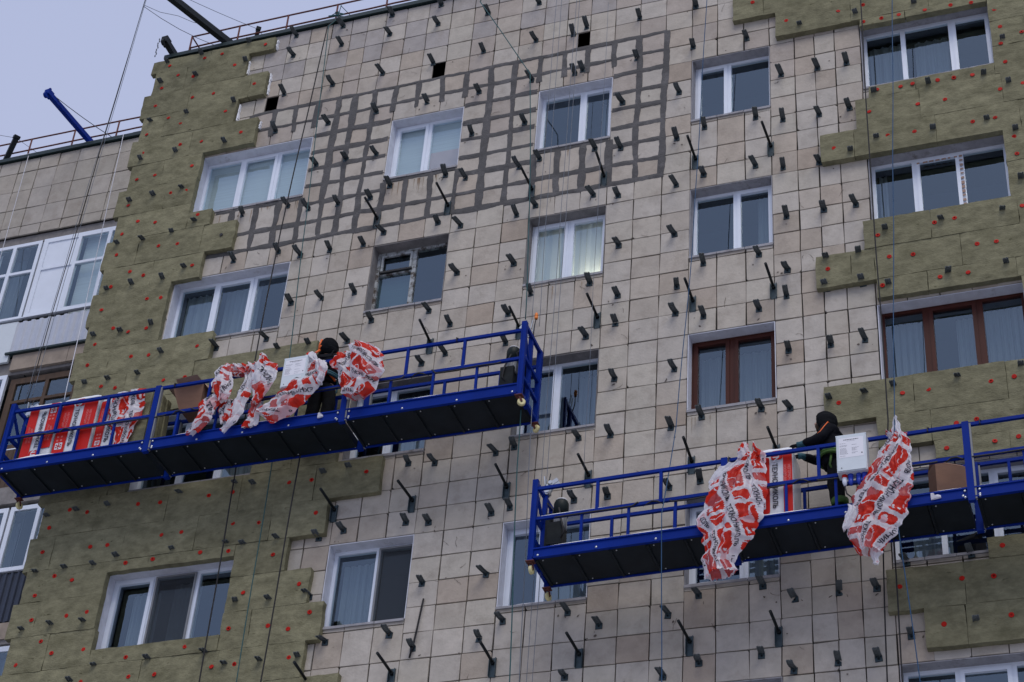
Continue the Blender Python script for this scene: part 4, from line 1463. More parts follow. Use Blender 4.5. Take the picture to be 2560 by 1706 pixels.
def platform(label, u0, u1, vt, vm, vtt, vtb, tilt, ups, lows, joints, ends, hoists, seed, tied=()):
    root = thing('suspended_platform', label, 'work platform', (u0, YN, Z0 + vtb))
    ub = u0 if ends[0] else u1

    def zz(u, v):
        return Z0 + v + tilt * (u - u0)

    def pt(u, y, v):
        return (u, y, zz(u, v))

    def part(mb, name, mats):
        return rel(mb.build(name, mats), root)
    cuts = [u0] + list(joints) + [u1]
    vf = vt - .145
    for a, b in zip(cuts[:-1], cuts[1:]):
        for y, v, nm in ((YN, vt, 'top_rail'), (YN, vm, 'mid_rail'), (YR, vf, 'rear_rail'), (YR, vm - .05, 'rear_mid_rail')):
            o = MB()
            o.bar(pt(a + .03, y, v), pt(b - .03, y, v), .042, .045)
            part(o, nm, 'blue_paint')
        o = MB()
        h = (vtt - vtb) / 2
        o.bar(pt(a + .025, YN - .005, vtt - h), pt(b - .025, YN - .005, vtt - h), .03, h * 2)
        o.bar(pt(a + .025, YN - .012, vtt - .012), pt(b - .025, YN - .012, vtt - .012), .05, .022)
        o.bar(pt(a + .025, YN - .01, vtb + .008), pt(b - .025, YN - .01, vtb + .008), .05, .02)
        tb = part(o, 'toe_board', 'blue_paint')
        o = MB()
        o.bar(pt(a + .025, YR, vtb + .05), pt(b - .025, YR, vtb + .05), .03, .14)
        part(o, 'rear_toe_board', 'blue_paint')
        n = max(2, round((b - a) / .6))
        for k in range(n):
            q = put('bolt', BOLT, tb)
            u = a + .1 + (b - a - .2) * k / (n - 1)
            q.location = pt(u, YN - .022, vtb + .035)
        # deck of riveted plates on cross channels
        n = max(1, round((b - a - .1) / .51))
        for k in range(n):
            c, d = a + .05 + (b - a - .1) * k / n, a + .05 + (b - a - .1) * (k + 1) / n
            o = MB()
            z = zz((c + d) / 2, vtb)
            o.hexa([(c + .004, YN + .014, zz(c, vtb) - .004), (d - .004, YN + .014, zz(d, vtb) - .004), (d - .004, YR - .02, zz(d, vtb) - .004), (c + .004, YR - .02, zz(c, vtb) - .004),
                    (c + .004, YN + .014, zz(c, vtb) + .122), (d - .004, YN + .014, zz(d, vtb) + .122), (d - .004, YR - .02, zz(d, vtb) + .122), (c + .004, YR - .02, zz(c, vtb) + .122)])
            o.box(c + .008, c + .04, YN + .02, YR - .03, z - .028, z - .005)
            for y in (YN + .05, YR - .06):
                o.ell((c + .1, y, z - .006), (.012, .012, .009), 1, 6, 4)
            part(o, 'deck_plate', ['deck', 'steel'])
    for u in ups:
        o = MB()
        o.bar(pt(u, YN, vt - .02), pt(u, YN, vm + .02), .038, .04, up=(1, 0, 0))
        part(o, 'post', 'blue_paint')
    for u in lows:
        o = MB()
        o.bar(pt(u, YN, vm - .02), pt(u, YN, vtt), .034, .034, up=(1, 0, 0))
        part(o, 'post', 'blue_paint')
    u = u0 + .85
    while u < u1 - .4:
        o = MB()
        o.bar(pt(u, YR, vf - .02), pt(u, YR, vtb + .1), .038, .038, up=(1, 0, 0))
        part(o, 'rear_post', 'blue_paint')
        u += .86
    for u in joints:
        for y in (YN - .012, YR):
            o = MB()
            top = vt if y < -.9 else vf
            o.bar(pt(u, y, top + .03), pt(u, y, vtb - .05), .065, .085, up=(1, 0, 0))
            o.bar(pt(u + .055, y + .004, top), pt(u + .055, y + .004, vtb - .02), .05, .022, 1, up=(1, 0, 0))
            for q in (vtb + .03, vtt - .03):
                o.ell(pt(u - .075, y - .02, q - .02), (.017, .012, .017), 2, 8, 5)
                o.ell(pt(u + .1, y - .02, q - .02), (.017, .012, .017), 2, 8, 5)
            part(o, 'joint_post', ['blue_paint', 'grey_paint', 'steel'])
    for (ue, s) in ((u0, 1), (u1, -1)):
        if not ends[0 if s > 0 else 1]:
            continue
        o = MB()
        for y in (YN, YR):
            o.bar(pt(ue, y, vtb - .03), pt(ue, y, vt + .14 - (.0 if y < -.9 else .02)), .07, .075, up=(1, 0, 0))
            o.bar(pt(ue - .02, y - .037, vtb), pt(ue - .02, y - .037, vt + .1), .006, .012, up=(1, 0, 0))
        for v in (vt + .11, vm + .07, vm - .28, vtb + .04):
            o.bar(pt(ue, YN, v), pt(ue, YR, v), .045, .055)
        o.bar(pt(ue + s * .02, -.69, vtb), pt(ue + s * .02, -.69, vt + .12), .06, .06, up=(1, 0, 0))
        o.bar(pt(ue, YN, vt + .02), pt(ue + s * .02, -.69, vm + .1), .035, .04)
        part(o, 'end_frame', 'blue_paint')
        # hoist with its motor, gearbox and rope lock
        h = s * .26
        o = MB()
        c = ue + h
        o.bar(pt(c - .04, -.72, vm - .28), pt(c - .04, -.72, vm + .06), .22, .2, 1, up=(1, 0, 0))
        o.bar(pt(ue + s * .1, -.69, vm - .42), pt(ue + s * .1, -.69, vm + .25), .14, .07, 0, up=(1, 0, 0))
        hz = part(o, 'hoist', ['dark_metal', 'dark_metal'])
        o = MB()
        o.tube([pt(c, -.72, vm - .02), pt(c, -.72, vm + .2)], .085, 14)
        for k in range(10):
            an = k * .628
            o.bar((c + .085 * math.cos(an), -.72 + .085 * math.sin(an), zz(c, vm)), (c + .085 * math.cos(an), -.72 + .085 * math.sin(an), zz(c, vm + .19)), .012, .012)
        q = o.build('motor', 'grey_paint')
        q.parent = hz
        o = MB()
        o.tube([pt(c, -.72, vm + .2), pt(c, -.72, vm + .39), pt(c, -.72, vm + .43), pt(c, -.72, vm + .45)], [.1, .1, .085, .04], 16)
        o.ell(pt(c, -.72, vm + .452), (.075, .07, .018), 1, 10, 5)
        q = o.build('motor_cap', ['motor_green', 'snow'])
        q.parent = hz
        o = MB()
        x = ue + s * .02
        for y in (-.73, -.65):
            o.bar(pt(x, y, vt + .12), pt(x + s * .05, y, vt + .26), .012, .075)
            o.bar(pt(x + s * .05, y, vt + .25), pt(x + s * .17, y, vt + .33), .012, .06)
            o.bar(pt(x, y, vt + .26), pt(x - s * .02, y, vt + .4), .012, .03)
        for v, a in ((vt + .16, .03), (vt + .29, .07)):
            o.cyl(pt(x + s * a, -.69, v), (0, 1, 0), .028, .12, 10)
        o.tube([pt(x, -.69, vt + .1), pt(x, -.69, vt - .15)], .025, 8)
        q = o.build('rope_lock', 'steel')
        q.parent = hz
        o = MB()
        o.tube([pt(x + .03, -.7, vt + .12), pt(x + .05, -.74, vt + .3), pt(x + .06, -.72, vt + .44)], .008, 6)
        o.tube([pt(x + s * .05, -.75, vt - .05), pt(x + s * .16, -.8, vt - .2), pt(x + s * .12, -.76, vm + .05)], .009, 6)
        o.tube([pt(c, -.81, vm + .28), pt(c + s * .06, -.86, vm + .05), pt(c + s * .1, -.84, vm - .12), pt(c + s * .05, -.82, vm - .2)], .014, 6)
        q = o.build('cable', 'black')
        q.parent = hz
        if s < 0:
            o = MB()
            o.tube([pt(x + .06, -.72, vt + .43), pt(x + .06, -.72, vt + .47)], [.022, .028], 8)
            o.ell(pt(x + .06, -.72, vt + .5), (.026, .026, .05), 0, 10, 6)
            q = o.build('warning_lamp', 'orange')
            q.parent = hz
        for y, an in ((YN, .5 if s < 0 else 1.45), (YR, -.5 if s < 0 else 1.3)):
            o = MB()
            zc = vtb - .03
            d = Vector((math.cos(an), math.sin(an), 0))
            n = Vector((-d.y, d.x, 0))
            c0 = Vector(pt(ue, y, zc))
            o.obox(c0 + Vector((0, 0, -.008)), ((1, 0, 0), (0, 1, 0), (0, 0, 1)), (.055, .05, .006))
            o.cyl(c0 + Vector((0, 0, -.022)), (0, 0, 1), .03, .02, 10)
            cw = c0 + d * .035 + Vector((0, 0, -.105))
            for k in (-1, 1):
                o.bar(c0 + n * k * .03 + Vector((0, 0, -.03)), cw + n * k * .03, .006, .03)
            ca = part(o, 'castor', 'rail_rust')
            o = MB()
            o.tube([cw - n * .022, cw - n * .016, cw + n * .016, cw + n * .022], [.045, .058, .058, .045], 18)
            o.cyl(cw, n, .014, .052, 8, 1)
            q = o.build('wheel', ['caster_yellow', 'dark_metal'])
            q.parent = ca
    # cable laid along the mid rail, wound round it here and there
    o = MB()
    P_ = []
    n = int((u1 - u0) / .07)
    rr_ = random.Random(seed)
    for i in range(n + 1):
        u = u0 + .3 + (u1 - u0 - .6) * i / n
        t = math.sin(u * 3.3 + seed)
        if t > .75:
            an = (t - .75) / .25 * 6.28
            P_.append(pt(u, YN - .033 * math.cos(an), vm + .033 * math.sin(an)))
        else:
            P_.append(pt(u, YN + .0 - .034, vm - .03 - .03 * (1 - (t * .8) ** 2) * (1 if math.sin(u * 1.3) > 0 else .2)))
    o.tube(P_, .011, 6)
    part(o, 'power_cable', 'black')
    o = MB()
    for a, b in zip(cuts[:-1], cuts[1:]):
        snow_strip(o, pt(a + .1, YN - .012, vtt + .001), pt(b - .1, YN - .012, vtt + .001), .022, .022, .07, .5, seed + a)
        snow_strip(o, pt(a + .1, YN, vm + .024), pt(b - .1, YN, vm + .024), .018, .016, .09, .42, seed + b)
    for u in ([4.2] if seed == 2 else [-5.05]):
        pass
    tag(part(o, 'snow', 'snow'), kind='stuff')
    o = MB()
    for u in tied:
        o.bar(pt(u, YN - .024, vt - .03), pt(u, YN - .024, vt + .03), .01, .05)
        o.bar(pt(u, YN, vt + .025), pt(u + .02, YN, vt + .027), .06, .01)
    if tied:
        part(o, 'tape_wrap', 'black')
    return zz


zL = platform('blue suspended platform high at left carrying red and white packs', -10.40, -2.09, -5.905, -6.405, -6.85, -7.025, 0.0,
              [-9.55, -8.72, -7.0, -6.1, -5.3, -3.85, -2.98], [-9.75, -9.13, -8.51, -7.45, -6.8, -6.2, -5.5, -4.06, -3.41, -2.755],
              [-7.87, -4.74], (True, True), True, 1, (-7.6, -5.25, -3.1))
zR = platform('blue suspended platform low at right with an electric box on its rail', -1.75, 6.55, -8.655, -9.125, -9.585, -9.735, 0.0165,
              [-.89, -.04, 2.005, 2.9, 4.6, 5.5], [-1.09, -.46, .16, 1.585, 2.21, 2.9, 4.5, 5.1, 5.8],
              [.80, 3.84], (True, True), True, 2, (.86, 3.38, 4.02))
DL, DR = Z0 - 6.90, Z0 - 9.605 + .0165 * 3.6     # deck tops near the people


# ------------------------------------------------------------------ packs of insulation
def add_print(mb, s, o, ex, ez, size, mi, lift=0.0):
    """letters as flat print: origin o, reading direction ex, up direction ez."""
    v, f, w = text_tris(s)
    o, ex, ez = Vector(o), Vector(ex) * size, Vector(ez) * size
    n = ex.cross(ez).normalized() * lift
    b = len(mb.v)
    mb.v += [tuple(o + ex * p[0] + ez * p[1] + n) for p in v]
    for q in f:
        mb.f.append(tuple(b + i for i in q))
        mb.mi.append(mi)
        mb.sm.append(False)


def rrect(mb, o, ex, ez, x0, x1, z0, z1, r, mi, lift):
    o, ex, ez = Vector(o), Vector(ex), Vector(ez)
    n = ex.cross(ez) * lift
    pts = []
    for cx, cz, a0 in ((x1 - r, z1 - r, 0), (x0 + r, z1 - r, 90), (x0 + r, z0 + r, 180), (x1 - r, z0 + r, 270)):
        for k in range(4):
            a = R_(a0 + k * 30)
            pts.append(o + ex * (cx + r * math.cos(a)) + ez * (cz + r * math.sin(a)) + n)
    mb.face(pts, mi)


def star(mb, o, ex, ez, c, r, mi, lift):
    o, ex, ez = Vector(o), Vector(ex), Vector(ez)
    n = ex.cross(ez) * lift
    for k in range(3):
        a = R_(60 * k + 30)
        d = ex * math.cos(a) + ez * math.sin(a)
        s = ex * -math.sin(a) + ez * math.cos(a)
        q = o + ex * c[0] + ez * c[1] + n
        mb.face([q - d * r - s * r * .13, q + d * r - s * r * .13, q + d * r + s * r * .13, q - d * r + s * r * .13], mi)
        for e in (1, -1):
            t = q + d * r * .72 * e
            for e2 in (1, -1):
                d2 = (d * e * .7 + s * e2 * .7)
                s2 = s * e - d * e2
                mb.face([t - s2 * .1 * r, t + d2 * r * .4 - s2 * .07 * r, t + d2 * r * .4 + s2 * .07 * r, t + s2 * .1 * r], mi)


def puffy(mb, x0, x1, y0, y1, z0, z1, r, seed, mi=0):
    """wrapped bale: rounded box whose skin is slightly pulled in and wrinkled."""
    n = 8
    rr_ = seed
    def pos(a, b, c):
        p = Vector((a, b, c))
        q = Vector((max(x0 + r, min(x1 - r, p.x)), max(y0 + r, min(y1 - r, p.y)), max(z0 + r, min(z1 - r, p.z))))
        d = p - q
        if d.length > 1e-6:
            p = q + d.normalized() * r
        w = noise.noise(Vector((p.x * 6 + seed, p.y * 6, p.z * 3))) * .007
        cc = Vector(((x0 + x1) / 2, (y0 + y1) / 2, (z0 + z1) / 2))
        return p + (p - cc).normalized() * w
    X = [x0 + (x1 - x0) * t for t in (0, .03, .1, .3, .5, .7, .9, .97, 1)]
    Y = [y0 + (y1 - y0) * t for t in (0, .05, .15, .5, .85, .95, 1)]
    Zs = [z0 + (z1 - z0) * t for t in (0, .015, .05, .15, .3, .45, .6, .75, .85, .95, .985, 1)]
    def sheet(A, B, fn):
        for i in range(len(A) - 1):
            for j in range(len(B) - 1):
                mb.face([fn(A[i], B[j]), fn(A[i + 1], B[j]), fn(A[i + 1], B[j + 1]), fn(A[i], B[j + 1])], mi, True)
    sheet(X, Zs, lambda a, b: pos(a, y0, b))
    sheet(X, Zs, lambda a, b: pos(a, y1, b))
    sheet(Y, Zs, lambda a, b: pos(x0, a, b))
    sheet(Y, Zs, lambda a, b: pos(x1, a, b))
    sheet(X, Y, lambda a, b: pos(a, b, z0))
    sheet(X, Y, lambda a, b: pos(a, b, z1))


def pack(label, x0, x1, y0, y1, zb, h, upward, seed, lean=0.0, shift=0.0):
    root = thing('insulation_pack', label, 'insulation pack', ((x0 + x1) / 2, y0, zb), None)
    o = MB()
    puffy(o, x0, x1, y0, y1, zb, zb + h, .035, seed)
    me = o.mesh('wrapping', 'pack_white')
    rel(put('wrapping', me), root)
    p = MB()
    W = x1 - x0
    F = (x0, y0, zb)
    ex, ez = (1, 0, 0), (0, 0, 1)
    L = .0105
    cm = W * (.5 + shift)
    bw = .088
    # red fields left and right of the white band with the name
    if upward:
        rrect(p, F, ex, ez, .006, cm - bw, .03, h - .06, .03, 0, L)
        rrect(p, F, ex, ez, cm + bw, W - .006, .2, h - .01, .03, 0, L)
        add_print(p, 'ТЕХНОНИКОЛЬ', Vector(F) + Vector((cm + .045, 0, .22)), (0, 0, 1), (-1, 0, 0), .68 / text_tris('ТЕХНОНИКОЛЬ')[2], 1, L)
        rrect(p, F, ex, ez, cm - .085, cm + .065, .045, .18, .035, 0, L)
        add_print(p, 'TN', Vector(F) + Vector((cm + .03, 0, .065)), (0, 0, 1), (-1, 0, 0), .08, 2, L + .0015)
        sq = ((cm + bw + .03, h - .2), )
    else:
        rrect(p, F, ex, ez, .006, cm - bw, .06, h - .12, .03, 0, L)
        rrect(p, F, ex, ez, cm + bw, W - .004, .012, h - .06, .03, 0, L)
        add_print(p, 'ТЕХНОНИКОЛЬ', Vector(F) + Vector((cm - .05, 0, h - .22)), (0, 0, -1), (1, 0, 0), .68 / text_tris('ТЕХНОНИКОЛЬ')[2], 1, L)
        rrect(p, F, ex, ez, cm - .065, cm + .085, h - .17, h - .03, .035, 0, L)
        add_print(p, 'TN', Vector(F) + Vector((cm - .04, 0, h - .05)), (0, 0, -1), (1, 0, 0), .08, 2, L + .0015)
        sq = ((.045, .13), )
    ra, rb_ = (cm + bw, W - .02) if upward else (.02, cm - bw)
    for (sx, sz) in sq:
        w = min(.13, (rb_ - ra) * .62)
        rrect(p, F, ex, ez, sx, sx + w, sz, sz + w, .012, 2, L + .0012)
        star(p, F, ex, ez, (sx + w / 2, sz + w / 2), w * .42, 0, L + .0024)
        for k in range(2):
            for q in range(2):
                zq = sz + (w + .03 + q * .065) if not upward else sz - .06 - q * .065
                xq = sx + k * w * .55
                rrect(p, F, ex, ez, xq, xq + .035, zq, zq + .032, .012, 3, L + .0012)
    for side in (0, 1):
        a, b = ((.02, cm - bw) if side == 0 else (cm + bw, W - .02))
        if b - a < .08:
            continue
        xm = (a + b) / 2
        dz = (0, 0, 1) if upward else (0, 0, -1)
        dx = (-1, 0, 0) if upward else (1, 0, 0)
        zt = (.34 if upward else h - .26)
        for k, s in enumerate(('НЕГОРЮЧАЯ', 'ИЗОЛЯЦИЯ')):
            off = (.02 - k * .055) * (-1 if not upward else 1) * -1
            add_print(p, s, Vector(F) + Vector((xm + (-.005 + .05 * k if upward else .01 - .055 * k), 0, zt)), dz, dx, .034, 3, L + .0012)
    rel(p.build('printed_label', ['print_red', 'ink', 'pack_white', 'print_red_pale']), root)
    o = MB()
    for (xa, xb) in ((x0 + .01, x1 - .01),):
        n = 10
        for i in range(n):
            a, b = xa + (xb - xa) * i / n, xa + (xb - xa) * (i + 1) / n
            h1, h2 = [.03 + .012 * noise.noise(Vector((q * 7, seed, 0))) for q in (a, b)]
            e1, e2 = (.4 if i == 0 else 1), (.4 if i == n - 1 else 1)
            o.hexa([(a, y0 + .02, zb + h - .02), (b, y0 + .02, zb + h - .02), (b, y1 - .02, zb + h - .02), (a, y1 - .02, zb + h - .02),
                    (a, y0 + .035, zb + h + h1 * e1), (b, y0 + .035, zb + h + h2 * e2), (b, y1 - .04, zb + h + h2 * e2), (a, y1 - .04, zb + h + h1 * e1)])
    tag(rel(o.build('snow', 'snow'), root), kind='stuff')
    if lean:
        root.rotation_euler = (0, lean, 0)
    return root


pack('red and white insulation pack at the far left of the upper platform, name reading upward', -10.12, -9.60, -.97, -.42, DL + .05, 1.05, True, 3, 0.0, -.02)
pack('red and white insulation pack second from left on the upper platform, name reading downward', -9.56, -8.93, -.97, -.42, DL + .05, 1.07, False, 8, 0.0, -.02)
pack('narrow half hidden insulation pack third from left on the upper platform', -8.90, -8.50, -.93, -.45, DL + .05, 1.07, False, 13, 0, .1)
pack('red and white insulation pack between the torn film and the worker on the lower platform', 1.14, 1.66, -.96, -.45, DR + .03, 1.03, False, 17, 0, .1)


# ------------------------------------------------------------------ torn wrapping film
def film(label, pieces, yc, seed, cat='plastic film'):
    root = thing('wrapping_film', label, cat, (pieces[0]['rows'][0][0][0], yc, Z0 + pieces[0]['rows'][0][0][1]))
    for pi, pc in enumerate(pieces):
        rows = pc['rows']
        amp = pc.get('amp', .035) * .75
        bulge = pc.get('bulge', .08)
        nf = pc.get('folds', 3.0)
        th = R_(pc.get('ang', 20))
        offx = pc.get('off', 0)
        yb = yc + pc.get('dy', 0)
        sd = seed * 13 + pi * 5
        mids = [((Vector(r[0]) + Vector(r[1])) / 2) for r in rows]
        ln = [0]
        for a, b in zip(mids[:-1], mids[1:]):
            ln.append(ln[-1] + (b - a).length)
        LEN = ln[-1]
        WID = sum((Vector(r[1]) - Vector(r[0])).length for r in rows) / len(rows)

        def cat(P, k, q):
            p0, p1, p2, p3 = (Vector(P[max(0, min(len(P) - 1, i))]) for i in (k - 1, k, k + 1, k + 2))
            return .5 * (2 * p1 + (p2 - p0) * q + (2 * p0 - 5 * p1 + 4 * p2 - p3) * q * q + (3 * p1 - p0 - 3 * p2 + p3) * q * q * q)
        PL, PR = [r[0] for r in rows], [r[1] for r in rows]

        def outline(t):
            d = t * LEN
            k = 0
            while k < len(rows) - 2 and ln[k + 1] < d:
                k += 1
            q = (d - ln[k]) / max(1e-6, ln[k + 1] - ln[k])
            q = max(0, min(1, q))
            return cat(PL, k, q), cat(PR, k, q)

        def surf(a, t, back=False):
            l, r = outline(t)
            jl = noise.noise(Vector((t * LEN * 9, sd, 1.5))) * .04 + noise.noise(Vector((t * LEN * 25, sd, 3.5))) * .014
            jr = noise.noise(Vector((t * LEN * 9, sd, 7.5))) * .04 + noise.noise(Vector((t * LEN * 25, sd, 9.5))) * .014
            ax = (r - l).normalized()
            p = (l + ax * jl).lerp(r + ax * jr, a)
            if t > .999 or True:
                e = max(0, t - .88) / .12
                p = p + Vector((0, 1)) * e * (.05 * noise.noise(Vector((a * WID * 12, sd, 20))) + .03 * noise.noise(Vector((a * WID * 30, sd, 25))))
            # sharp gathers running down from the tied end, crossed by a few creases
            w1 = noise.noise(Vector((t * LEN * 2.2, sd, 0)))
            w2 = noise.noise(Vector((t * LEN * 4.5, a * 1.5, sd + 3)))
            def ridge(x):
                x = x % 1.0
                return 1 - 2 * abs(2 * x - 1) ** .8
            fade = .45 + .55 * min(1, (1 - t) * 1.5 + .3)
            d = amp * fade * ridge(a * nf + .45 * w1 + sd * .37)
            d += amp * .6 * fade * ridge(a * nf * 2.1 + .5 * w2 + .25 * t + sd * .71)
            n1 = 1 - 2 * abs(noise.noise(Vector((p.x * 5.5 + sd, p.y * 4, sd))))
            n2 = 1 - 2 * abs(noise.noise(Vector((p.x * 13, p.y * 10 + sd, sd + 9))))
            d += amp * .9 * (n1 - .5) + amp * .28 * (n2 - .5)
            bu = math.sin(math.pi * max(0, min(1, a)))
            env = min(1, .35 + 1.6 * min(t, .5)) * bulge
            y = yb - env * bu + d * (.25 + .75 * bu) if not back else yb + env * .45 * bu + d * .5
            return Vector((p.x + d * .25, y, Z0 + p.y))

        na, nt = max(20, int(WID / .0085)), max(20, int(LEN / .0085))
        mb = MB()
        red = pc.get('red', .5)

        def cls(a, t, back):
            x, y = (a - .5) * WID * (1.3 if not back else 1.3), t * LEN * 1.05
            X, Y = x * math.cos(th) + y * math.sin(th) + offx, -x * math.sin(th) + y * math.cos(th)
            wx, wy = noise.noise(Vector((x * 4, y * 4, sd + 50))), noise.noise(Vector((x * 4, y * 4, sd + 60)))
            X, Y = X + .035 * wx, Y + .05 * wy
            if not back and abs(noise.noise(Vector((x * 6.5, y * 3.5, sd + 70)))) < .035:
                return 3 if wx > 0 else 0          # folded white crease breaking the print
            per = .32
            c = (X % per) * 1.25
            yy = ((Y + .25 * math.floor(X / per) + pc.get('offy', 0)) % .72) / .72
            hit = False
            for (y0_, y1_) in ((.05, .70), (.78, .95)):
                dx, dy = abs(c - .27) - .115, abs(yy - (y0_ + y1_) / 2) - (y1_ - y0_) / 2
                rr = .035
                qx, qy = max(dx + rr, 0), max(dy + rr, 0)
                if max(dx, dy) < 0 and math.hypot(qx, qy) < rr:
                    hit = True
            if hit and red > 0 and noise.noise(Vector((x * 3.5, y * 3.5, sd + 31))) > pc.get('cut', -1):
                # small pale pictograms near the lower end of a panel
                if .55 < yy < .66 and (abs(c - .22) < .022 or abs(c - .31) < .022) and not back and abs(yy - .605) < .022 + .03 * (c < .26):
                    return 0
                nn = noise.noise(Vector((x * 2.6, y * 2.6, sd + 4)))
                if back or nn > .22:
                    return 2
                return 1
            if not back and red > 0 and noise.noise(Vector((x * 2.2, y * 2.2, sd + 14))) > .42:
                return 3
            return 0
        for bk in (False, True):
            idx = {}
            for j in range(nt + 1):
                for i in range(na + 1):
                    idx[(i, j)] = len(mb.v)
                    mb.v.append(tuple(surf(i / na, j / nt, bk)))
            for j in range(nt):
                for i in range(na):
                    q = (idx[(i, j)], idx[(i + 1, j)], idx[(i + 1, j + 1)], idx[(i, j + 1)])
                    mb.f.append(q)
                    mb.mi.append(cls((i + .5) / na, (j + .5) / nt, bk))
                    mb.sm.append(True)
        o = rel(mb.build('film_sheet', ['film_white', 'film_red', 'film_pale_red', 'film_pink']), root)
        # printed words following the crumpled surface
        pr = MB()
        words = pc.get('words', True)
        if words:
            per = .32
            for k in range(-7, 9):
                X0 = k * per + .03
                for rep in range(-3, 4):
                    s0 = -.25 * k - pc.get('offy', 0) + rep * .72 + .02
                    pr = MB()
                    v, f, w = text_tris('ТЕХНОНИКОЛЬ')
                    sz = .62 / w
                    pts, ok = [], []
                    for (tx, ty) in v:
                        Xp = X0 + ty * sz - offx
                        Yp = s0 + tx * sz
                        x = Xp * math.cos(th) - Yp * math.sin(th)
                        y = Xp * math.sin(th) + Yp * math.cos(th)
                        a, t = x / (WID * 1.3) + .5, y / (LEN * 1.05)
                        good = .03 < a < .97 and .04 < t < .95
                        ok.append(good)
                        if good:
                            q = surf(a, t)
                            q.y -= .006
                            pts.append(q)
                        else:
                            pts.append(None)
                    for q in f:
                        if all(ok[i] for i in q):
                            pr.face([pts[i] for i in q])
                    if pr.f:
                        q = pr.build('lettering', 'ink')
                        q.parent = o
    return root


film('torn red and white film tangle hanging beside the open cardboard box', [
    dict(rows=[((-6.80, -5.80), (-6.60, -5.79)), ((-6.88, -5.95), (-6.55, -5.96)), ((-6.87, -6.12), (-6.53, -6.12)), ((-6.80, -6.3), (-6.54, -6.28)), ((-6.70, -6.47), (-6.57, -6.46))], cut=.12, ang=25, off=.1, offy=.4, dy=-.05, folds=2),
    dict(rows=[((-6.90, -6.28), (-6.70, -6.26)), ((-7.04, -6.38), (-6.68, -6.40)), ((-7.02, -6.60), (-6.78, -6.58)), ((-7.09, -6.77), (-6.82, -6.74)), ((-7.17, -6.94), (-7.0, -6.93))], cut=-.08, ang=-35, off=.18, offy=.55, dy=.0, folds=2),
    dict(rows=[((-6.76, -6.38), (-6.46, -6.36)), ((-6.76, -6.58), (-6.48, -6.55)), ((-6.68, -6.78), (-6.54, -6.74))], ang=40, off=.3, offy=.1, dy=.06, bulge=.03),
    dict(rows=[((-6.70, -5.76), (-6.50, -5.74)), ((-6.72, -5.9), (-6.28, -5.88)), ((-6.5, -6.0), (-6.3, -5.99))], ang=70, off=.28, amp=.05, bulge=.07, dy=.02, words=False)], -1.14, 1)
film('torn white film with red logo strips hanging at the middle of the upper platform', [
    dict(rows=[((-6.42, -5.95), (-6.24, -5.97)), ((-6.38, -6.14), (-6.25, -6.16)), ((-6.47, -6.4), (-6.24, -6.42)), ((-6.49, -6.6), (-6.30, -6.66)), ((-6.54, -6.8), (-6.38, -6.84)), ((-6.62, -6.96), (-6.54, -7.01))], cut=.1, ang=15, off=.02, offy=.2, folds=1.6, bulge=.05),
    dict(rows=[((-6.16, -5.68), (-6.06, -5.70)), ((-6.24, -5.84), (-5.98, -5.84)), ((-6.28, -6.02), (-5.84, -5.98)), ((-6.23, -6.26), (-5.88, -6.26)), ((-6.17, -6.48), (-6.0, -6.5)), ((-6.14, -6.58), (-6.06, -6.60))], cut=-.02, ang=-28, off=.24, offy=.5, dy=-.03, folds=2.4),
    dict(rows=[((-6.24, -6.46), (-6.05, -6.5)), ((-6.25, -6.7), (-6.04, -6.75)), ((-6.34, -6.93), (-6.06, -6.93))], ang=5, off=.25, offy=.2, dy=.05, bulge=.03, words=False),
    dict(rows=[((-6.5, -5.82), (-6.2, -5.78)), ((-6.46, -5.95), (-6.2, -5.93))], ang=60, off=.2, amp=.05, bulge=.06, words=False)], -1.14, 2)
film('long twisted film slanting down in front of the upper electric box', [
    dict(rows=[((-5.33, -5.98), (-5.08, -6.0)), ((-5.44, -6.1), (-5.04, -6.2)), ((-5.52, -6.2), (-5.10, -6.38)), ((-5.66, -6.31), (-5.22, -6.53)), ((-5.80, -6.44), (-5.38, -6.76)), ((-5.95, -6.59), (-5.52, -6.90)), ((-6.08, -6.70), (-5.82, -6.97))], ang=48, off=.16, offy=.15, folds=2, bulge=.12),
    dict(rows=[((-5.22, -6.0), (-5.05, -6.03)), ((-5.17, -6.26), (-5.03, -6.24)), ((-5.12, -6.46), (-5.04, -6.43))], ang=0, off=.0, dy=-.06, words=False, red=0),
    dict(rows=[((-5.40, -5.78), (-5.26, -5.80)), ((-5.42, -5.92), (-5.22, -5.92)), ((-5.30, -6.05), (-5.16, -6.04))], ang=60, off=.24, amp=.04, bulge=.07, words=False)], -1.15, 3)
film('big billowing red and white film bag right of the worker on the upper platform', [
    dict(rows=[((-4.98, -5.88), (-4.74, -5.84)), ((-5.05, -6.02), (-4.66, -6.02)), ((-4.9, -6.16), (-4.62, -6.2)), ((-4.83, -6.36), (-4.58, -6.42)), ((-4.78, -6.55), (-4.5, -6.6)), ((-4.66, -6.72), (-4.42, -6.74))], ang=35, off=.22, offy=.1, folds=2.2, dy=.03),
    dict(rows=[((-4.76, -5.77), (-4.42, -5.79)), ((-4.7, -5.9), (-4.24, -5.96)), ((-4.68, -6.1), (-4.15, -6.15)), ((-4.66, -6.28), (-4.14, -6.32)), ((-4.55, -6.46), (-4.17, -6.44)), ((-4.40, -6.54), (-4.24, -6.52))], ang=-40, off=.3, offy=.05, folds=1.6, bulge=.17, dy=-.04),
    dict(rows=[((-4.68, -6.42), (-4.18, -6.40)), ((-4.74, -6.55), (-4.20, -6.52)), ((-4.71, -6.66), (-4.26, -6.66)), ((-4.60, -6.77), (-4.36, -6.77))], ang=-55, off=.05, offy=.78, folds=1.6, bulge=.15, dy=-.02)], -1.14, 4)
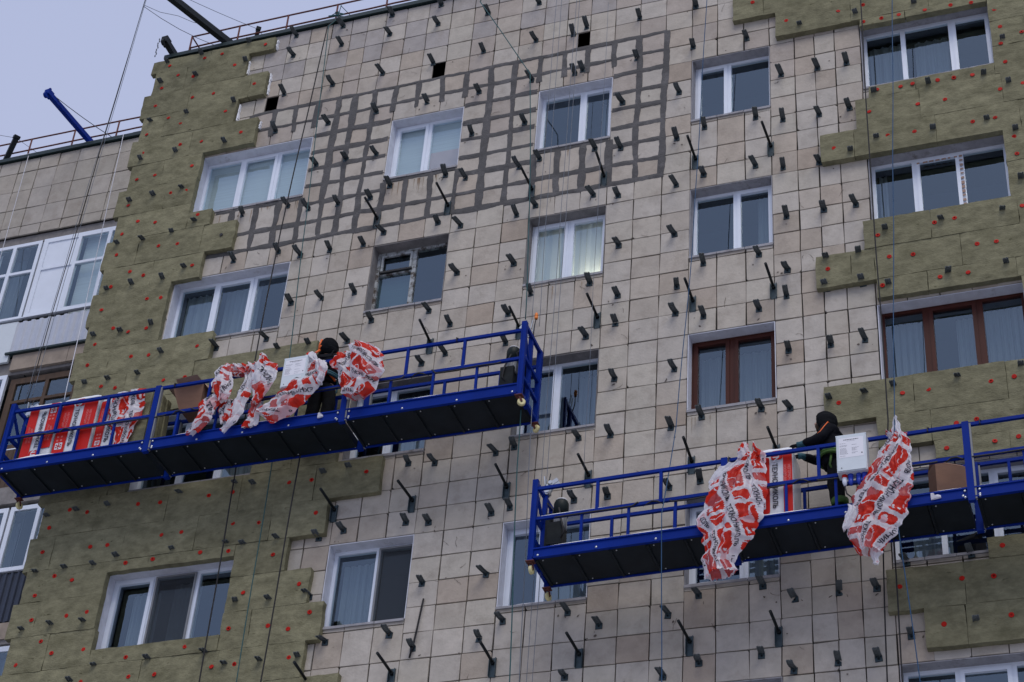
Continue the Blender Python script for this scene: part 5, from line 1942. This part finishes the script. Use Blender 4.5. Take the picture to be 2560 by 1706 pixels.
film('torn red and white film tied to the lower platform rail left of the pack', [
    dict(rows=[((1.06, -8.60), (1.33, -8.64)), ((.98, -8.74), (1.36, -8.78)), ((.72, -8.93), (1.37, -9.0)), ((.65, -9.13), (1.35, -9.2)), ((.52, -9.40), (1.32, -9.43)), ((.48, -9.58), (1.27, -9.62)), ((.54, -9.8), (1.18, -9.84)), ((.56, -10.0), (1.03, -10.07)), ((.55, -10.15), (.96, -10.22)), ((.6, -10.4), (.95, -10.34))], ang=-24, off=.12, offy=.12, folds=3.4, bulge=.17, amp=.03),
    dict(rows=[((.74, -8.74), (1.12, -8.66)), ((.64, -8.9), (1.0, -8.84)), ((.62, -9.05), (.8, -9.1))], ang=20, red=0, words=False, dy=.03, bulge=.04),
    dict(rows=[((1.05, -8.44), (1.12, -8.46)), ((1.0, -8.58), (1.17, -8.6)), ((1.0, -8.7), (1.22, -8.72))], ang=70, off=.2, words=False, amp=.03),
    dict(rows=[((1.19, -8.45), (1.22, -8.47)), ((1.2, -8.56), (1.28, -8.58)), ((1.24, -8.7), (1.36, -8.68))], ang=10, off=.25, words=False, amp=.02)], -1.13, 5)
film('torn red and white film bunch hanging right of the lower electric box', [
    dict(rows=[((2.93, -8.63), (3.14, -8.63)), ((2.82, -8.80), (3.17, -8.83)), ((2.67, -9.04), (3.18, -9.08)), ((2.52, -9.28), (3.17, -9.36)), ((2.42, -9.52), (3.13, -9.58)), ((2.38, -9.74), (3.07, -9.79)), ((2.34, -9.95), (2.99, -10.0)), ((2.36, -10.1), (2.87, -10.15)), ((2.46, -10.3), (2.76, -10.32))], ang=18, off=.27, offy=.3, folds=3.2, bulge=.16, amp=.035),
    dict(rows=[((2.62, -10.18), (2.76, -10.18)), ((2.62, -10.32), (2.73, -10.32)), ((2.62, -10.46), (2.70, -10.46))], red=0, words=False, bulge=.03, amp=.015),
    dict(rows=[((2.38, -9.6), (2.52, -9.68)), ((2.33, -9.8), (2.43, -9.85)), ((2.30, -9.96), (2.33, -9.98))], red=0, words=False, bulge=.03, dy=-.05, amp=.015),
    dict(rows=[((3.0, -8.34), (3.04, -8.36)), ((2.97, -8.48), (3.07, -8.5)), ((2.96, -8.66), (3.1, -8.68))], ang=60, red=0, words=False, bulge=.03, amp=.02),
    dict(rows=[((2.86, -8.56), (2.92, -8.55)), ((2.88, -8.62), (2.98, -8.62)), ((2.96, -8.74), (3.15, -8.72))], ang=70, off=.24, words=False, bulge=.05, amp=.03)], -1.13, 6)
# opened pack whose film hangs loose beside bare wool
film('loose film of an opened pack at the right end of the packs', [
    dict(rows=[((-8.68, -5.80), (-8.16, -5.78)), ((-8.70, -6.0), (-8.14, -5.98)), ((-8.68, -6.3), (-8.12, -6.25)), ((-8.62, -6.5), (-8.22, -6.5)), ((-8.58, -6.86), (-8.3, -6.84))], ang=-4, off=.28, offy=.02, folds=2, bulge=.05, amp=.03)], -.96, 7)
ws = thing('wool_slab', 'bare olive wool slabs standing beside the opened pack on the upper platform', 'wool slab', (-8.2, -.7, DL))
for k in range(4):
    o = MB()
    y = -.9 + k * .115
    o.hexa([(-8.62, y, DL), (-8.05 + k * .03, y, DL), (-8.05 + k * .03, y + .108, DL), (-8.62, y + .108, DL),
            (-8.62, y, DL + 1.16), (-8.06 + k * .02, y, DL + 1.16), (-8.06 + k * .02, y + .108, DL + 1.16), (-8.62, y + .108, DL + 1.16)])
    rel(o.build('slab', 'wool'), ws)

# ------------------------------------------------------------------ cardboard boxes
cb = thing('cardboard_box', 'open brown cardboard box standing on the rear rail of the upper platform', 'cardboard box', (-7.5, -.5, Z0 - 6.06))
o = MB()
x0, x1, xb0, xb1 = -7.82, -7.3, -7.68, -7.33
yA, yB = -.76, -.36
zt, zb = Z0 - 5.70, Z0 - 6.09
o.face([(xb0, yA + .06, zb), (xb1, yA + .06, zb), (x1, yA, zt), (x0, yA, zt)])
o.face([(xb1, yA + .06, zb), (xb1, yB, zb), (x1, yB, zt), (x1, yA, zt)])
o.face([(xb0, yB, zb), (xb0, yA + .06, zb), (x0, yA, zt), (x0, yB, zt)])
o.face([(xb1, yB, zb), (xb0, yB, zb), (x0, yB, zt), (x1, yB, zt)])
o.face([(xb0, yA + .06, zb), (xb0, yB, zb), (xb1, yB, zb), (xb1, yA + .06, zb)])
o.face([(x0, yB - .005, zt), (x1, yB - .005, zt), (xb1, yB - .005, zb), (xb0, yB - .005, zb)], 1)
rel(o.build('carton', ['cardboard', 'cardboard_in']), cb)
for q in ([(x0, yA, zt), (x1, yA, zt), (x1 - .05, yA - .16, zt + .05), (x0 + .12, yA - .15, zt + .03), (x0 + .1, yA - .06, zt + .01)],
          [(x0, yB, zt), (x1, yB, zt), (x1 + .02, yB + .02, zt + .2), (x0 + .02, yB + .03, zt + .18)],
          [(x1, yA, zt), (x1, yB, zt), (x1 + .13, yB - .02, zt + .03), (x1 + .12, yA + .08, zt - .14)],
          [(x0, yA, zt), (x0, yB, zt), (x0 - .12, yB - .06, zt + .05), (x0 - .1, yA + .05, zt + .02)]):
    o = MB()
    o.face(q)
    o.face([(p[0], p[1] + .004, p[2] + .004) for p in reversed(q)])
    rel(o.build('flap', 'cardboard_in'), cb)
cb = thing('cardboard_box', 'closed brown cardboard box standing near the section joint of the lower platform', 'cardboard box', (3.58, -.62, DR))
o = MB()
bz = Z0 - 9.68 + .0165 * 5.3
o.obox((3.53, -.66, bz + .33), ((.87, .5, 0), (-.5, .87, 0), (0, 0, 1)), (.2, .12, .33))
rel(o.build('carton', 'cardboard'), cb)
for s, t in ((1, .12), (-1, .09)):
    o = MB()
    c = Vector((3.53, -.66, bz + .66))
    ex, ey = Vector((.87, .5, 0)), Vector((-.5, .87, 0))
    a, b = c - ex * .2 + ey * .12 * s, c + ex * .2 + ey * .12 * s
    q = [a, b, b - ey * .1 * s + Vector((0, 0, t)), a - ey * .1 * s + Vector((0, 0, t))]
    o.face(q)
    o.face([p + Vector((0, 0, .004)) for p in reversed(q)])
    rel(o.build('flap', 'cardboard'), cb)


# ------------------------------------------------------------------ electric control boxes
def control_box(label, x0, x1, vt, vb, plugs, seed):
    root = thing('control_box', label, 'electric box', ((x0 + x1) / 2, -1.15, Z0 + vb))
    zt, zb = Z0 + vt, Z0 + vb
    yf, yb = -1.235, -1.06
    o = MB()
    o.box(x0, x1, yf, yb, zb, zt)
    o.box(x0 - .004, x1 + .004, yf - .004, yf + .02, zt - .012, zt + .004)
    rel(o.build('casing', 'white_panel'), root)
    o = MB()
    o.box(x0 + .012, x1 - .012, yf - .012, yf - .004, zb + .012, zt - .018)
    rel(o.build('door', 'white_panel'), root)
    o = MB()
    yp = yf - .0135
    rr_ = random.Random(seed)
    X0, X1, Z1, Zb = x0 + .035, x1 - .035, zt - .05, zb + .2
    o.face([(X0, yp, Zb), (X1, yp, Zb), (X1, yp, Z1), (X0, yp, Z1)])
    yq = yp - .001

    def line(a, b, z, h, mi):
        x = a
        while x < b:
            w = rr_.uniform(.008, .024)
            o.face([(x, yq, z), (min(x + w, b), yq, z), (min(x + w, b), yq, z + h), (x, yq, z + h)], mi)
            x += w + .004
    line(X0 + .06, X1 - .06, Z1 - .035, .01, 1)
    line(X0 + .1, X1 - .1, Z1 - .052, .004, 2)
    z = Z1 - .085
    while z > Zb + .02:
        line(X0 + .01, X0 + .1 + rr_.uniform(-.02, .02), z, .005, 2)
        if rr_.random() < .7:
            line(X0 + .16, X0 + .16 + rr_.uniform(.04, .1), z, .005, 2)
        z -= rr_.choice((.014, .03, .014))
    o.face([(X1 - .03, yq, Zb + .04), (X1 - .014, yq, Zb + .04), (X1 - .014, yq, Zb + .056), (X1 - .03, yq, Zb + .056)], 1)
    rel(o.build('notice', ['paper', 'ink', 'ink_grey']), root)
    o = MB()
    o.cyl((x0 + .06, yf - .014, zb + .05), (0, 1, 0), .006, .01, 8)
    o.bar(((x0 + x1) / 2 - .1, -1.05, zt - .06), ((x0 + x1) / 2 - .1, -1.05, zt + .02), .03, .02)
    o.bar(((x0 + x1) / 2 + .1, -1.05, zt - .06), ((x0 + x1) / 2 + .1, -1.05, zt + .02), .03, .02)
    rel(o.build('fittings', 'dark_metal'), root)
    for k, (dx, c1, c2) in enumerate(plugs):
        o = MB()
        c = Vector((x0 + dx, -1.15, zb))
        o.tube([c, c + Vector((0, 0, -.05))], [.036, .034], 12, 0)
        o.tube([c + Vector((0, -.005, -.05)), c + Vector((0, -.012, -.11)), c + Vector((.004, -.012, -.16))], [.034, .03, .016], 12, 1)
        rel(o.build('plug', [c1, c2]), root)
    o = MB()
    o.tube([(x0 + .07, -1.15, zb - .15), (x0 + .1, -1.2, zb - .3), (x0 + .2, -1.1, zb - .36), (x0 + .4, -1.06, zb - .1)], .01, 6)
    rel(o.build('cable', 'black'), root)


control_box('white electric box with a paper notice and coloured plugs on the lower platform rail', 2.27, 2.645, -8.615, -9.16,
            [(.075, 'print_red', 'white_pvc'), (.15, 'plug_blue', 'plug_blue'), (.25, 'plug_blue', 'plug_blue'), (.32, 'plug_blue', 'plug_blue')], 1)
control_box('white electric box with a paper notice partly behind the slanting film on the upper platform', -5.715, -5.325, -5.90, -6.43,
            [(.09, 'print_red', 'print_red'), (.2, 'plug_blue', 'plug_blue')], 2)

for lb, (u, v, w) in (('white torn film scrap stuck to the toe board of the lower platform', (3.36, -9.60, .12)), ('white torn film scrap on the toe board of the upper platform under the worker', (-5.12, -6.93, .08))):
    o = MB()
    rr_ = random.Random(int(u * 10))
    z = Z0 + v
    pts = [(u, z + .07), (u + .035, z + .068), (u + .05, z + .03), (u + w * .7, z + .045), (u + w, z + .02), (u + w * 1.02, z), (u + w * .4, z - .012), (u, z - .015)]
    front = [(p_[0], YN - .045 - rr_.uniform(0, .02), p_[1]) for p_ in pts]
    back = [(p_[0], YN - .03, p_[1]) for p_ in pts]
    o.face(front)
    o.face(back[::-1])
    for i in range(len(pts)):
        k = (i + 1) % len(pts)
        o.face([front[k], front[i], back[i], back[k]])
    tag(o.build('film_scrap', 'film_white'), lb, 'film scrap')
sw = thing('hanging_switch', 'orange hand switch hanging on a cable behind the film on the lower platform', 'switch', (2.80, -.93, Z0 - 8.95))
o = MB()
o.ell((0, 0, .06), (.035, .03, .06), 0, 10, 8)
o.tube([(0, 0, .1), (0, 0, .14), (0, 0, .3)], [.02, .012, .008], 8, 1)
o.build('handle', ['orange', 'black'], sw)
o = MB()
o.tube([(0, 0, .0), (-.01, 0, -.06), (-.05, .02, -.14), (-.11, .02, -.12)], .009, 6)
o.build('cable', 'black', sw)

# ------------------------------------------------------------------ people


def skin(name, joints, edges, mtl, root_j, levels=2, M=None):
    """one continuous surface grown round a chain of joints."""
    names = list(joints)
    me = bpy.data.meshes.new(name)
    me.from_pydata([Vector(joints[n][0]) for n in names], [(names.index(a), names.index(b)) for a, b in edges], [])
    ob = bpy.data.objects.new(name, me)
    col.objects.link(ob)
    ob.modifiers.new('s', 'SKIN').use_smooth_shade = True
    for n, d in zip(names, me.skin_vertices[0].data):
        r = joints[n][1]
        d.radius = r if isinstance(r, tuple) else (r, r)
        d.use_root = (n == root_j)
    sb = ob.modifiers.new('d', 'SUBSURF')
    sb.levels = levels
    sb.render_levels = levels
    bpy.context.view_layer.update()
    dg = bpy.context.evaluated_depsgraph_get()
    m2 = bpy.data.meshes.new_from_object(ob.evaluated_get(dg))
    bpy.data.objects.remove(ob)
    bpy.data.meshes.remove(me)
    m2.materials.clear()
    m2.materials.append(MATS[mtl])
    for p_ in m2.polygons:
        p_.use_smooth = True
        p_.material_index = 0
    if M is not None:
        m2.transform(M)
    return m2


def hand(J, E, side, wrist, fwd_, up_):
    """palm and five fingers, slightly curled."""
    f, u = Vector(fwd_).normalized(), Vector(up_).normalized()
    s = f.cross(u) * side
    w = Vector(wrist)
    p = 'h%d' % side
    J[p + 'palm'] = (w + f * .07, (.032, .016))
    E.append(('wr%d' % side, p + 'palm'))
    for k, (off, ln) in enumerate(((-.03, .075), (-.01, .085), (.01, .08), (.028, .062))):
        b = w + f * .095 + s * off
        J[p + 'f%da' % k] = (b, .0105)
        J[p + 'f%db' % k] = (b + f * ln * .55 - u * .008, .0095)
        J[p + 'f%dc' % k] = (b + f * ln * .9 - u * .035, .0085)
        E += [(p + 'palm', p + 'f%da' % k), (p + 'f%da' % k, p + 'f%db' % k), (p + 'f%db' % k, p + 'f%dc' % k)]
    J[p + 't1'] = (w + f * .05 - s * .045 - u * .008, .012)
    J[p + 't2'] = (w + f * .085 - s * .06 - u * .02, .010)
    E += [(p + 'palm', p + 't1'), (p + 't1', p + 't2')]


def person(label, loc, rot, arms, lean, head_turn, style):
    """arms: {side: (elbow, wrist, hand direction)}; body looks along +y before it is turned."""
    M = Matrix.Translation(Vector(loc)) @ Matrix.Rotation(rot, 4, 'Z') @ Matrix.Scale(.945, 4)
    J, E = {}, []
    J['pelvis'] = ((0, 0, .95), (.15, .11))
    J['waist'] = ((0, lean * .25, 1.12), (.13, .1))
    J['chest'] = ((0, lean * .7, 1.32), (.16, .115))
    J['upper'] = ((0, lean * .9, 1.43), (.13, .09))
    J['neck'] = ((0, lean * 1.05, 1.52), .055)
    hx = Vector((math.sin(head_turn) * .02, lean * 1.25 + .02, 1.585))
    J['jaw'] = (hx, (.062, .075))
    J['head'] = (hx + Vector((0, .005, .075)), (.075, .092))
    J['crown'] = (hx + Vector((0, -.005, .15)), (.06, .075))
    E += [('pelvis', 'waist'), ('waist', 'chest'), ('chest', 'upper'), ('upper', 'neck'), ('neck', 'jaw'), ('jaw', 'head'), ('head', 'crown')]
    for s in (-1, 1):
        J['hip%d' % s] = ((s * .1, 0, .88), .085)
        J['knee%d' % s] = ((s * .12, .03, .5), .06)
        J['calf%d' % s] = ((s * .12, -.01, .34), .055)
        J['ank%d' % s] = ((s * .12, -.03, .1), .04)
        J['toe%d' % s] = ((s * .13, .13, .045), (.04, .03))
        E += [('pelvis', 'hip%d' % s), ('hip%d' % s, 'knee%d' % s), ('knee%d' % s, 'calf%d' % s), ('calf%d' % s, 'ank%d' % s), ('ank%d' % s, 'toe%d' % s)]
        J['sh%d' % s] = ((s * .19, lean * .9, 1.41), .058)
        el, wr, hd = arms[s]
        J['el%d' % s] = (el, .043)
        J['wr%d' % s] = (wr, .028)
        E += [('upper', 'sh%d' % s), ('sh%d' % s, 'el%d' % s), ('el%d' % s, 'wr%d' % s)]
        hand(J, E, s, wr, hd, (0, 0, 1))
    body = put('person', skin('person', J, E, 'skin', 'pelvis', 2, None))
    body.matrix_world = M
    tag(body, label, 'person')
    body.data.materials.append(MATS['glove'])
    for p_ in body.data.polygons:
        if any((p_.center - Vector(arms[s][1])).dot(Vector(arms[s][2]).normalized()) > .0 and (p_.center - Vector(arms[s][1])).length < .26 for s in (-1, 1)):
            p_.material_index = 1
    # face: nose, eyes, mouth, ears
    hf = MB()
    turn = Matrix.Rotation(-head_turn, 4, 'Z')
    hc = J['head'][0]

    def hp(x, y, z):
        return Vector(hc) + turn @ Vector((x, y, z))
    hf.ell(hp(0, .098, -.03), (.014, .02, .022), 0, 8, 6)
    for s in (-1, 1):
        hf.ell(hp(s * .03, .083, .0), (.013, .01, .008), 1, 8, 6)
        hf.ell(hp(s * .08, 0, -.02), (.012, .022, .03), 0, 8, 6)
    hf.ell(hp(0, .085, -.068), (.024, .008, .006), 2, 8, 5)
    f_ = hf.build('face', ['skin', 'black', 'print_red_pale'])
    f_.parent = body
    # jacket: torso and sleeves in one piece
    Jj, Ej = {}, []
    for k, g_ in (('pelvis', .045), ('waist', .055), ('chest', .05), ('upper', .045)):
        r = J[k][1]
        Jj[k] = (Vector(J[k][0]) - Vector((0, 0, .04 if k == 'pelvis' else 0)), (r[0] + g_ + .02, r[1] + g_ + .045))
    Jj['collar'] = (Vector(J['neck'][0]) + Vector((0, 0, .0)), .09)
    Ej += [('pelvis', 'waist'), ('waist', 'chest'), ('chest', 'upper'), ('upper', 'collar')]
    for s in (-1, 1):
        a, b, c = Vector(J['sh%d' % s][0]), Vector(J['el%d' % s][0]), Vector(J['wr%d' % s][0])
        Jj['a%d' % s] = (a, .098)
        Jj['m%d' % s] = ((a + b) / 2 + Vector((s * .012, 0, 0)), .083)
        Jj['b%d' % s] = (b, .075)
        Jj['n%d' % s] = ((b + c) / 2, .068)
        Jj['c%d' % s] = (b.lerp(c, .93), .052)
        Ej += [('upper', 'a%d' % s), ('a%d' % s, 'm%d' % s), ('m%d' % s, 'b%d' % s), ('b%d' % s, 'n%d' % s), ('n%d' % s, 'c%d' % s)]
    jm = skin('jacket', Jj, Ej, 'jacket', 'waist', 2)
    for v_ in jm.vertices:
        v_.co += v_.normal * .012 * noise.noise(v_.co * 11)
    j = put('jacket', jm, body)
    # trousers
    Jt, Et = {}, []
    Jt['p'] = ((0, 0, .93), (.17, .14))
    Jt['w'] = ((0, lean * .2, 1.04), (.155, .125))
    Et.append(('p', 'w'))
    for s in (-1, 1):
        for k, n, r in (('h', 'hip', .13), ('k', 'knee', .108), ('c', 'calf', .105), ('a', 'ank', .092)):
            Jt['%s%d' % (k, s)] = (Vector(J['%s%d' % (n, s)][0]) + Vector((0, 0, .02 if k == 'a' else 0)), r)
        Et += [('p', 'h%d' % s), ('h%d' % s, 'k%d' % s), ('k%d' % s, 'c%d' % s), ('c%d' % s, 'a%d' % s)]
    tm = skin('trousers', Jt, Et, 'trousers', 'p', 2)
    for v_ in tm.vertices:
        v_.co += v_.normal * .014 * noise.noise(v_.co * 13)
    put('trousers', tm, body)
    for s in (-1, 1):
        o = MB()
        a, t = Vector(J['ank%d' % s][0]), Vector(J['toe%d' % s][0])
        o.ell((a + t) / 2 + Vector((0, .01, -.012)), (.055, .14, .055), 0, 12, 8)
        o.tube([a + Vector((0, 0, -.05)), a + Vector((0, 0, .12))], [.06, .062], 12)
        o.build('boot', 'black_cloth').parent = body
        if style == 'green':
            o = MB()
            o.tube([a + Vector((0, 0, .1)), a + Vector((0, 0, .2))], [.112, .115], 14)
            o.build('trouser_cuff', 'hi_green').parent = body
        o = MB()
        el, wr, hd = arms[s]
        w, d = Vector(wr), Vector(hd).normalized()
        o.tube([w - (w - Vector(el)).normalized() * .07, w, w + d * .05], [.05, .044, .046], 10)
        o.build('cuff', 'teal_cloth' if style == 'green' else 'black_cloth').parent = body
    # hood: shell with a face opening
    h = MB()
    c = Vector(hc) + Vector((0, -.015, -.005))
    n, m_ = 20, 14
    rows = []
    for i in range(m_ + 1):
        th = math.pi * (i / m_) * .98
        row = []
        for k in range(n):
            ph = 2 * math.pi * k / n
            x, y, z = math.sin(th) * math.cos(ph), math.sin(th) * math.sin(ph), math.cos(th)
            q = Vector((.142 * x, .165 * y - .02, .17 * z))
            if z < -.2:
                q.x *= 1 + (-.2 - z) * .5
                q.z *= 1.05
            q += q.normalized() * .01 * noise.noise(Vector((x, y, z)) * 3.2 + Vector(loc))
            row.append(c + turn @ q)
        rows.append(row)
    for i in range(m_):
        for k in range(n):
            ph = 2 * math.pi * (k + .5) / n
            th = math.pi * (i + .5) / m_
            y, z, x = math.sin(th) * math.sin(ph), math.cos(th), math.sin(th) * math.cos(ph)
            if y > .62 and -.75 < z < .55 and abs(x) < .66:
                continue
            h.face((rows[i][k], rows[i + 1][k], rows[i + 1][(k + 1) % n], rows[i][(k + 1) % n]), 0, True)
    h.build('hood', 'black_cloth').parent = body
    # mask over the mouth
    o = MB()
    o.ell(hp(0, .062, -.062), (.06, .05, .045), 0, 12, 8)
    o.build('face_mask', 'brown_wood').parent = body
    # bright piping and bands
    t = MB()
    mi = 0

    def onj(pts, w, r_=.012):
        t.tube([Vector(p) for p in pts], r_, 6)
    up, ch = Vector(J['upper'][0]), Vector(J['chest'][0])
    for s in (-1, 1):
        a, b = Vector(J['sh%d' % s][0]), Vector(J['el%d' % s][0])
        q = [a + Vector((-s * .05, -.06, .075)), a + Vector((s * .045, -.02, .085)), a.lerp(b, .35) + Vector((s * .075, 0, .04)), a.lerp(b, .8) + Vector((s * .06, 0, .05)), b + Vector((s * .045, .02, .055))]
        onj(q, 0, .008 if style == 'green' else .014)
    if style == 'green':
        for (dx, dz) in ((.0, -.02), (.02, -.06)):
            onj([hp(-.05 + dx, -.155, dz - .02), hp(.0 + dx, -.172, dz - .06), hp(.05, -.15, dz - .07)], 0, .014)
        onj([hp(.0, -.12, .1), hp(.005, -.155, .03), hp(.0, -.168, -.04)], 0, .009)
    else:
        onj([hp(-.07, -.15, .1), hp(-.088, -.158, .01), hp(-.098, -.152, -.07)], 0, .02)
        onj([hp(-.125, -.12, -.08), hp(-.09, -.158, -.075), hp(-.03, -.185, -.05)], 0, .018)
        onj([up + Vector((-.1, -.15, .08)), up + Vector((-.14, -.19, -.0)), up + Vector((-.19, -.18, -.07))], 0, .02)
        wv = Vector(J['waist'][0])
        for dz in (-.02, -.055):
            onj([wv + Vector((.02, -.18, .02 + dz)), wv + Vector((.12, -.15, -.05 + dz)), wv + Vector((.2, -.06, -.12 + dz))], 0, .018)
    t.build('piping', 'hi_orange').parent = body
    # harness belt
    o = MB()
    wv = Vector(J['waist'][0])
    ring = [wv + Vector((.235 * math.cos(a), .22 * math.sin(a), -.09 + .01 * math.sin(3 * a))) for a in [i * 6.2832 / 20 for i in range(21)]]
    for k in (-.018, .018):
        o.tube([p_ + Vector((0, 0, k)) for p_ in ring], .024, 6, 0, False)
    for s in (-1, 1):
        o.tube([wv + Vector((s * .1, -.17, -.06)), ch + Vector((s * .1, -.19, 0)), up + Vector((s * .11, -.1, .09)), ch + Vector((s * .1, .17, .04)), wv + Vector((s * .1, .17, -.06))], .017, 6, 1)
        o.tube([wv + Vector((s * .2, .02, -.11)), wv + Vector((s * .21, .05, -.3)), wv + Vector((s * .15, .0, -.42))], .016, 6, 0)
    o.box(wv.x + .17, wv.x + .23, wv.y - .03, wv.y + .06, wv.z - .13, wv.z - .06, 2)
    o.build('harness', ['hi_green' if style == 'green' else 'teal_cloth', 'black_cloth', 'steel']).parent = body
    return body


person('worker in a black hood with orange stripes standing behind the film on the upper platform', (-5.33, -.66, DL), R_(8),
       {-1: ((-.3, .14, 1.2), (-.2, .34, 1.32), (.1, 1, .1)), 1: ((.3, .16, 1.18), (.16, .36, 1.22), (-.1, 1, .1))}, .0, R_(20), 'orange')
person('worker in a dark hooded jacket with thin orange piping leaning left on the lower platform', (2.17, -.68, DR), R_(96),
       {-1: ((-.27, .2, 1.2), (-.17, .46, 1.2), (.1, 1, -.1)), 1: ((.28, .24, 1.2), (.14, .48, 1.23), (-.1, 1, -.15))}, .11, R_(-8), 'green')

# groups for things that come more than once
GROUPS = {'insulation pack': 'insulation packs on the platforms', 'plastic film': 'torn wrapping films on the platforms', 'cardboard box': 'cardboard boxes on the platforms',
          'electric box': 'electric boxes on the platform rails', 'wire': 'hoist wires and wire tails', 'rope': 'ropes hanging along the wall', 'cable': 'cables at the roof and wall',
          'roof beam': 'outrigger beams on the roof', 'work platform': 'suspended work platforms', 'person': 'workers on the platforms', 'railing': 'roof railings',
          'film scrap': 'film scraps on the toe boards', 'post': 'dark posts on the roof', 'insulation': 'insulation layers on the wall', 'building': 'parts of the apartment block'}
for o in list(scn.objects):
    if o.parent is None and o.get('category') in GROUPS and 'group' not in o:
        o['group'] = GROUPS[o['category']]
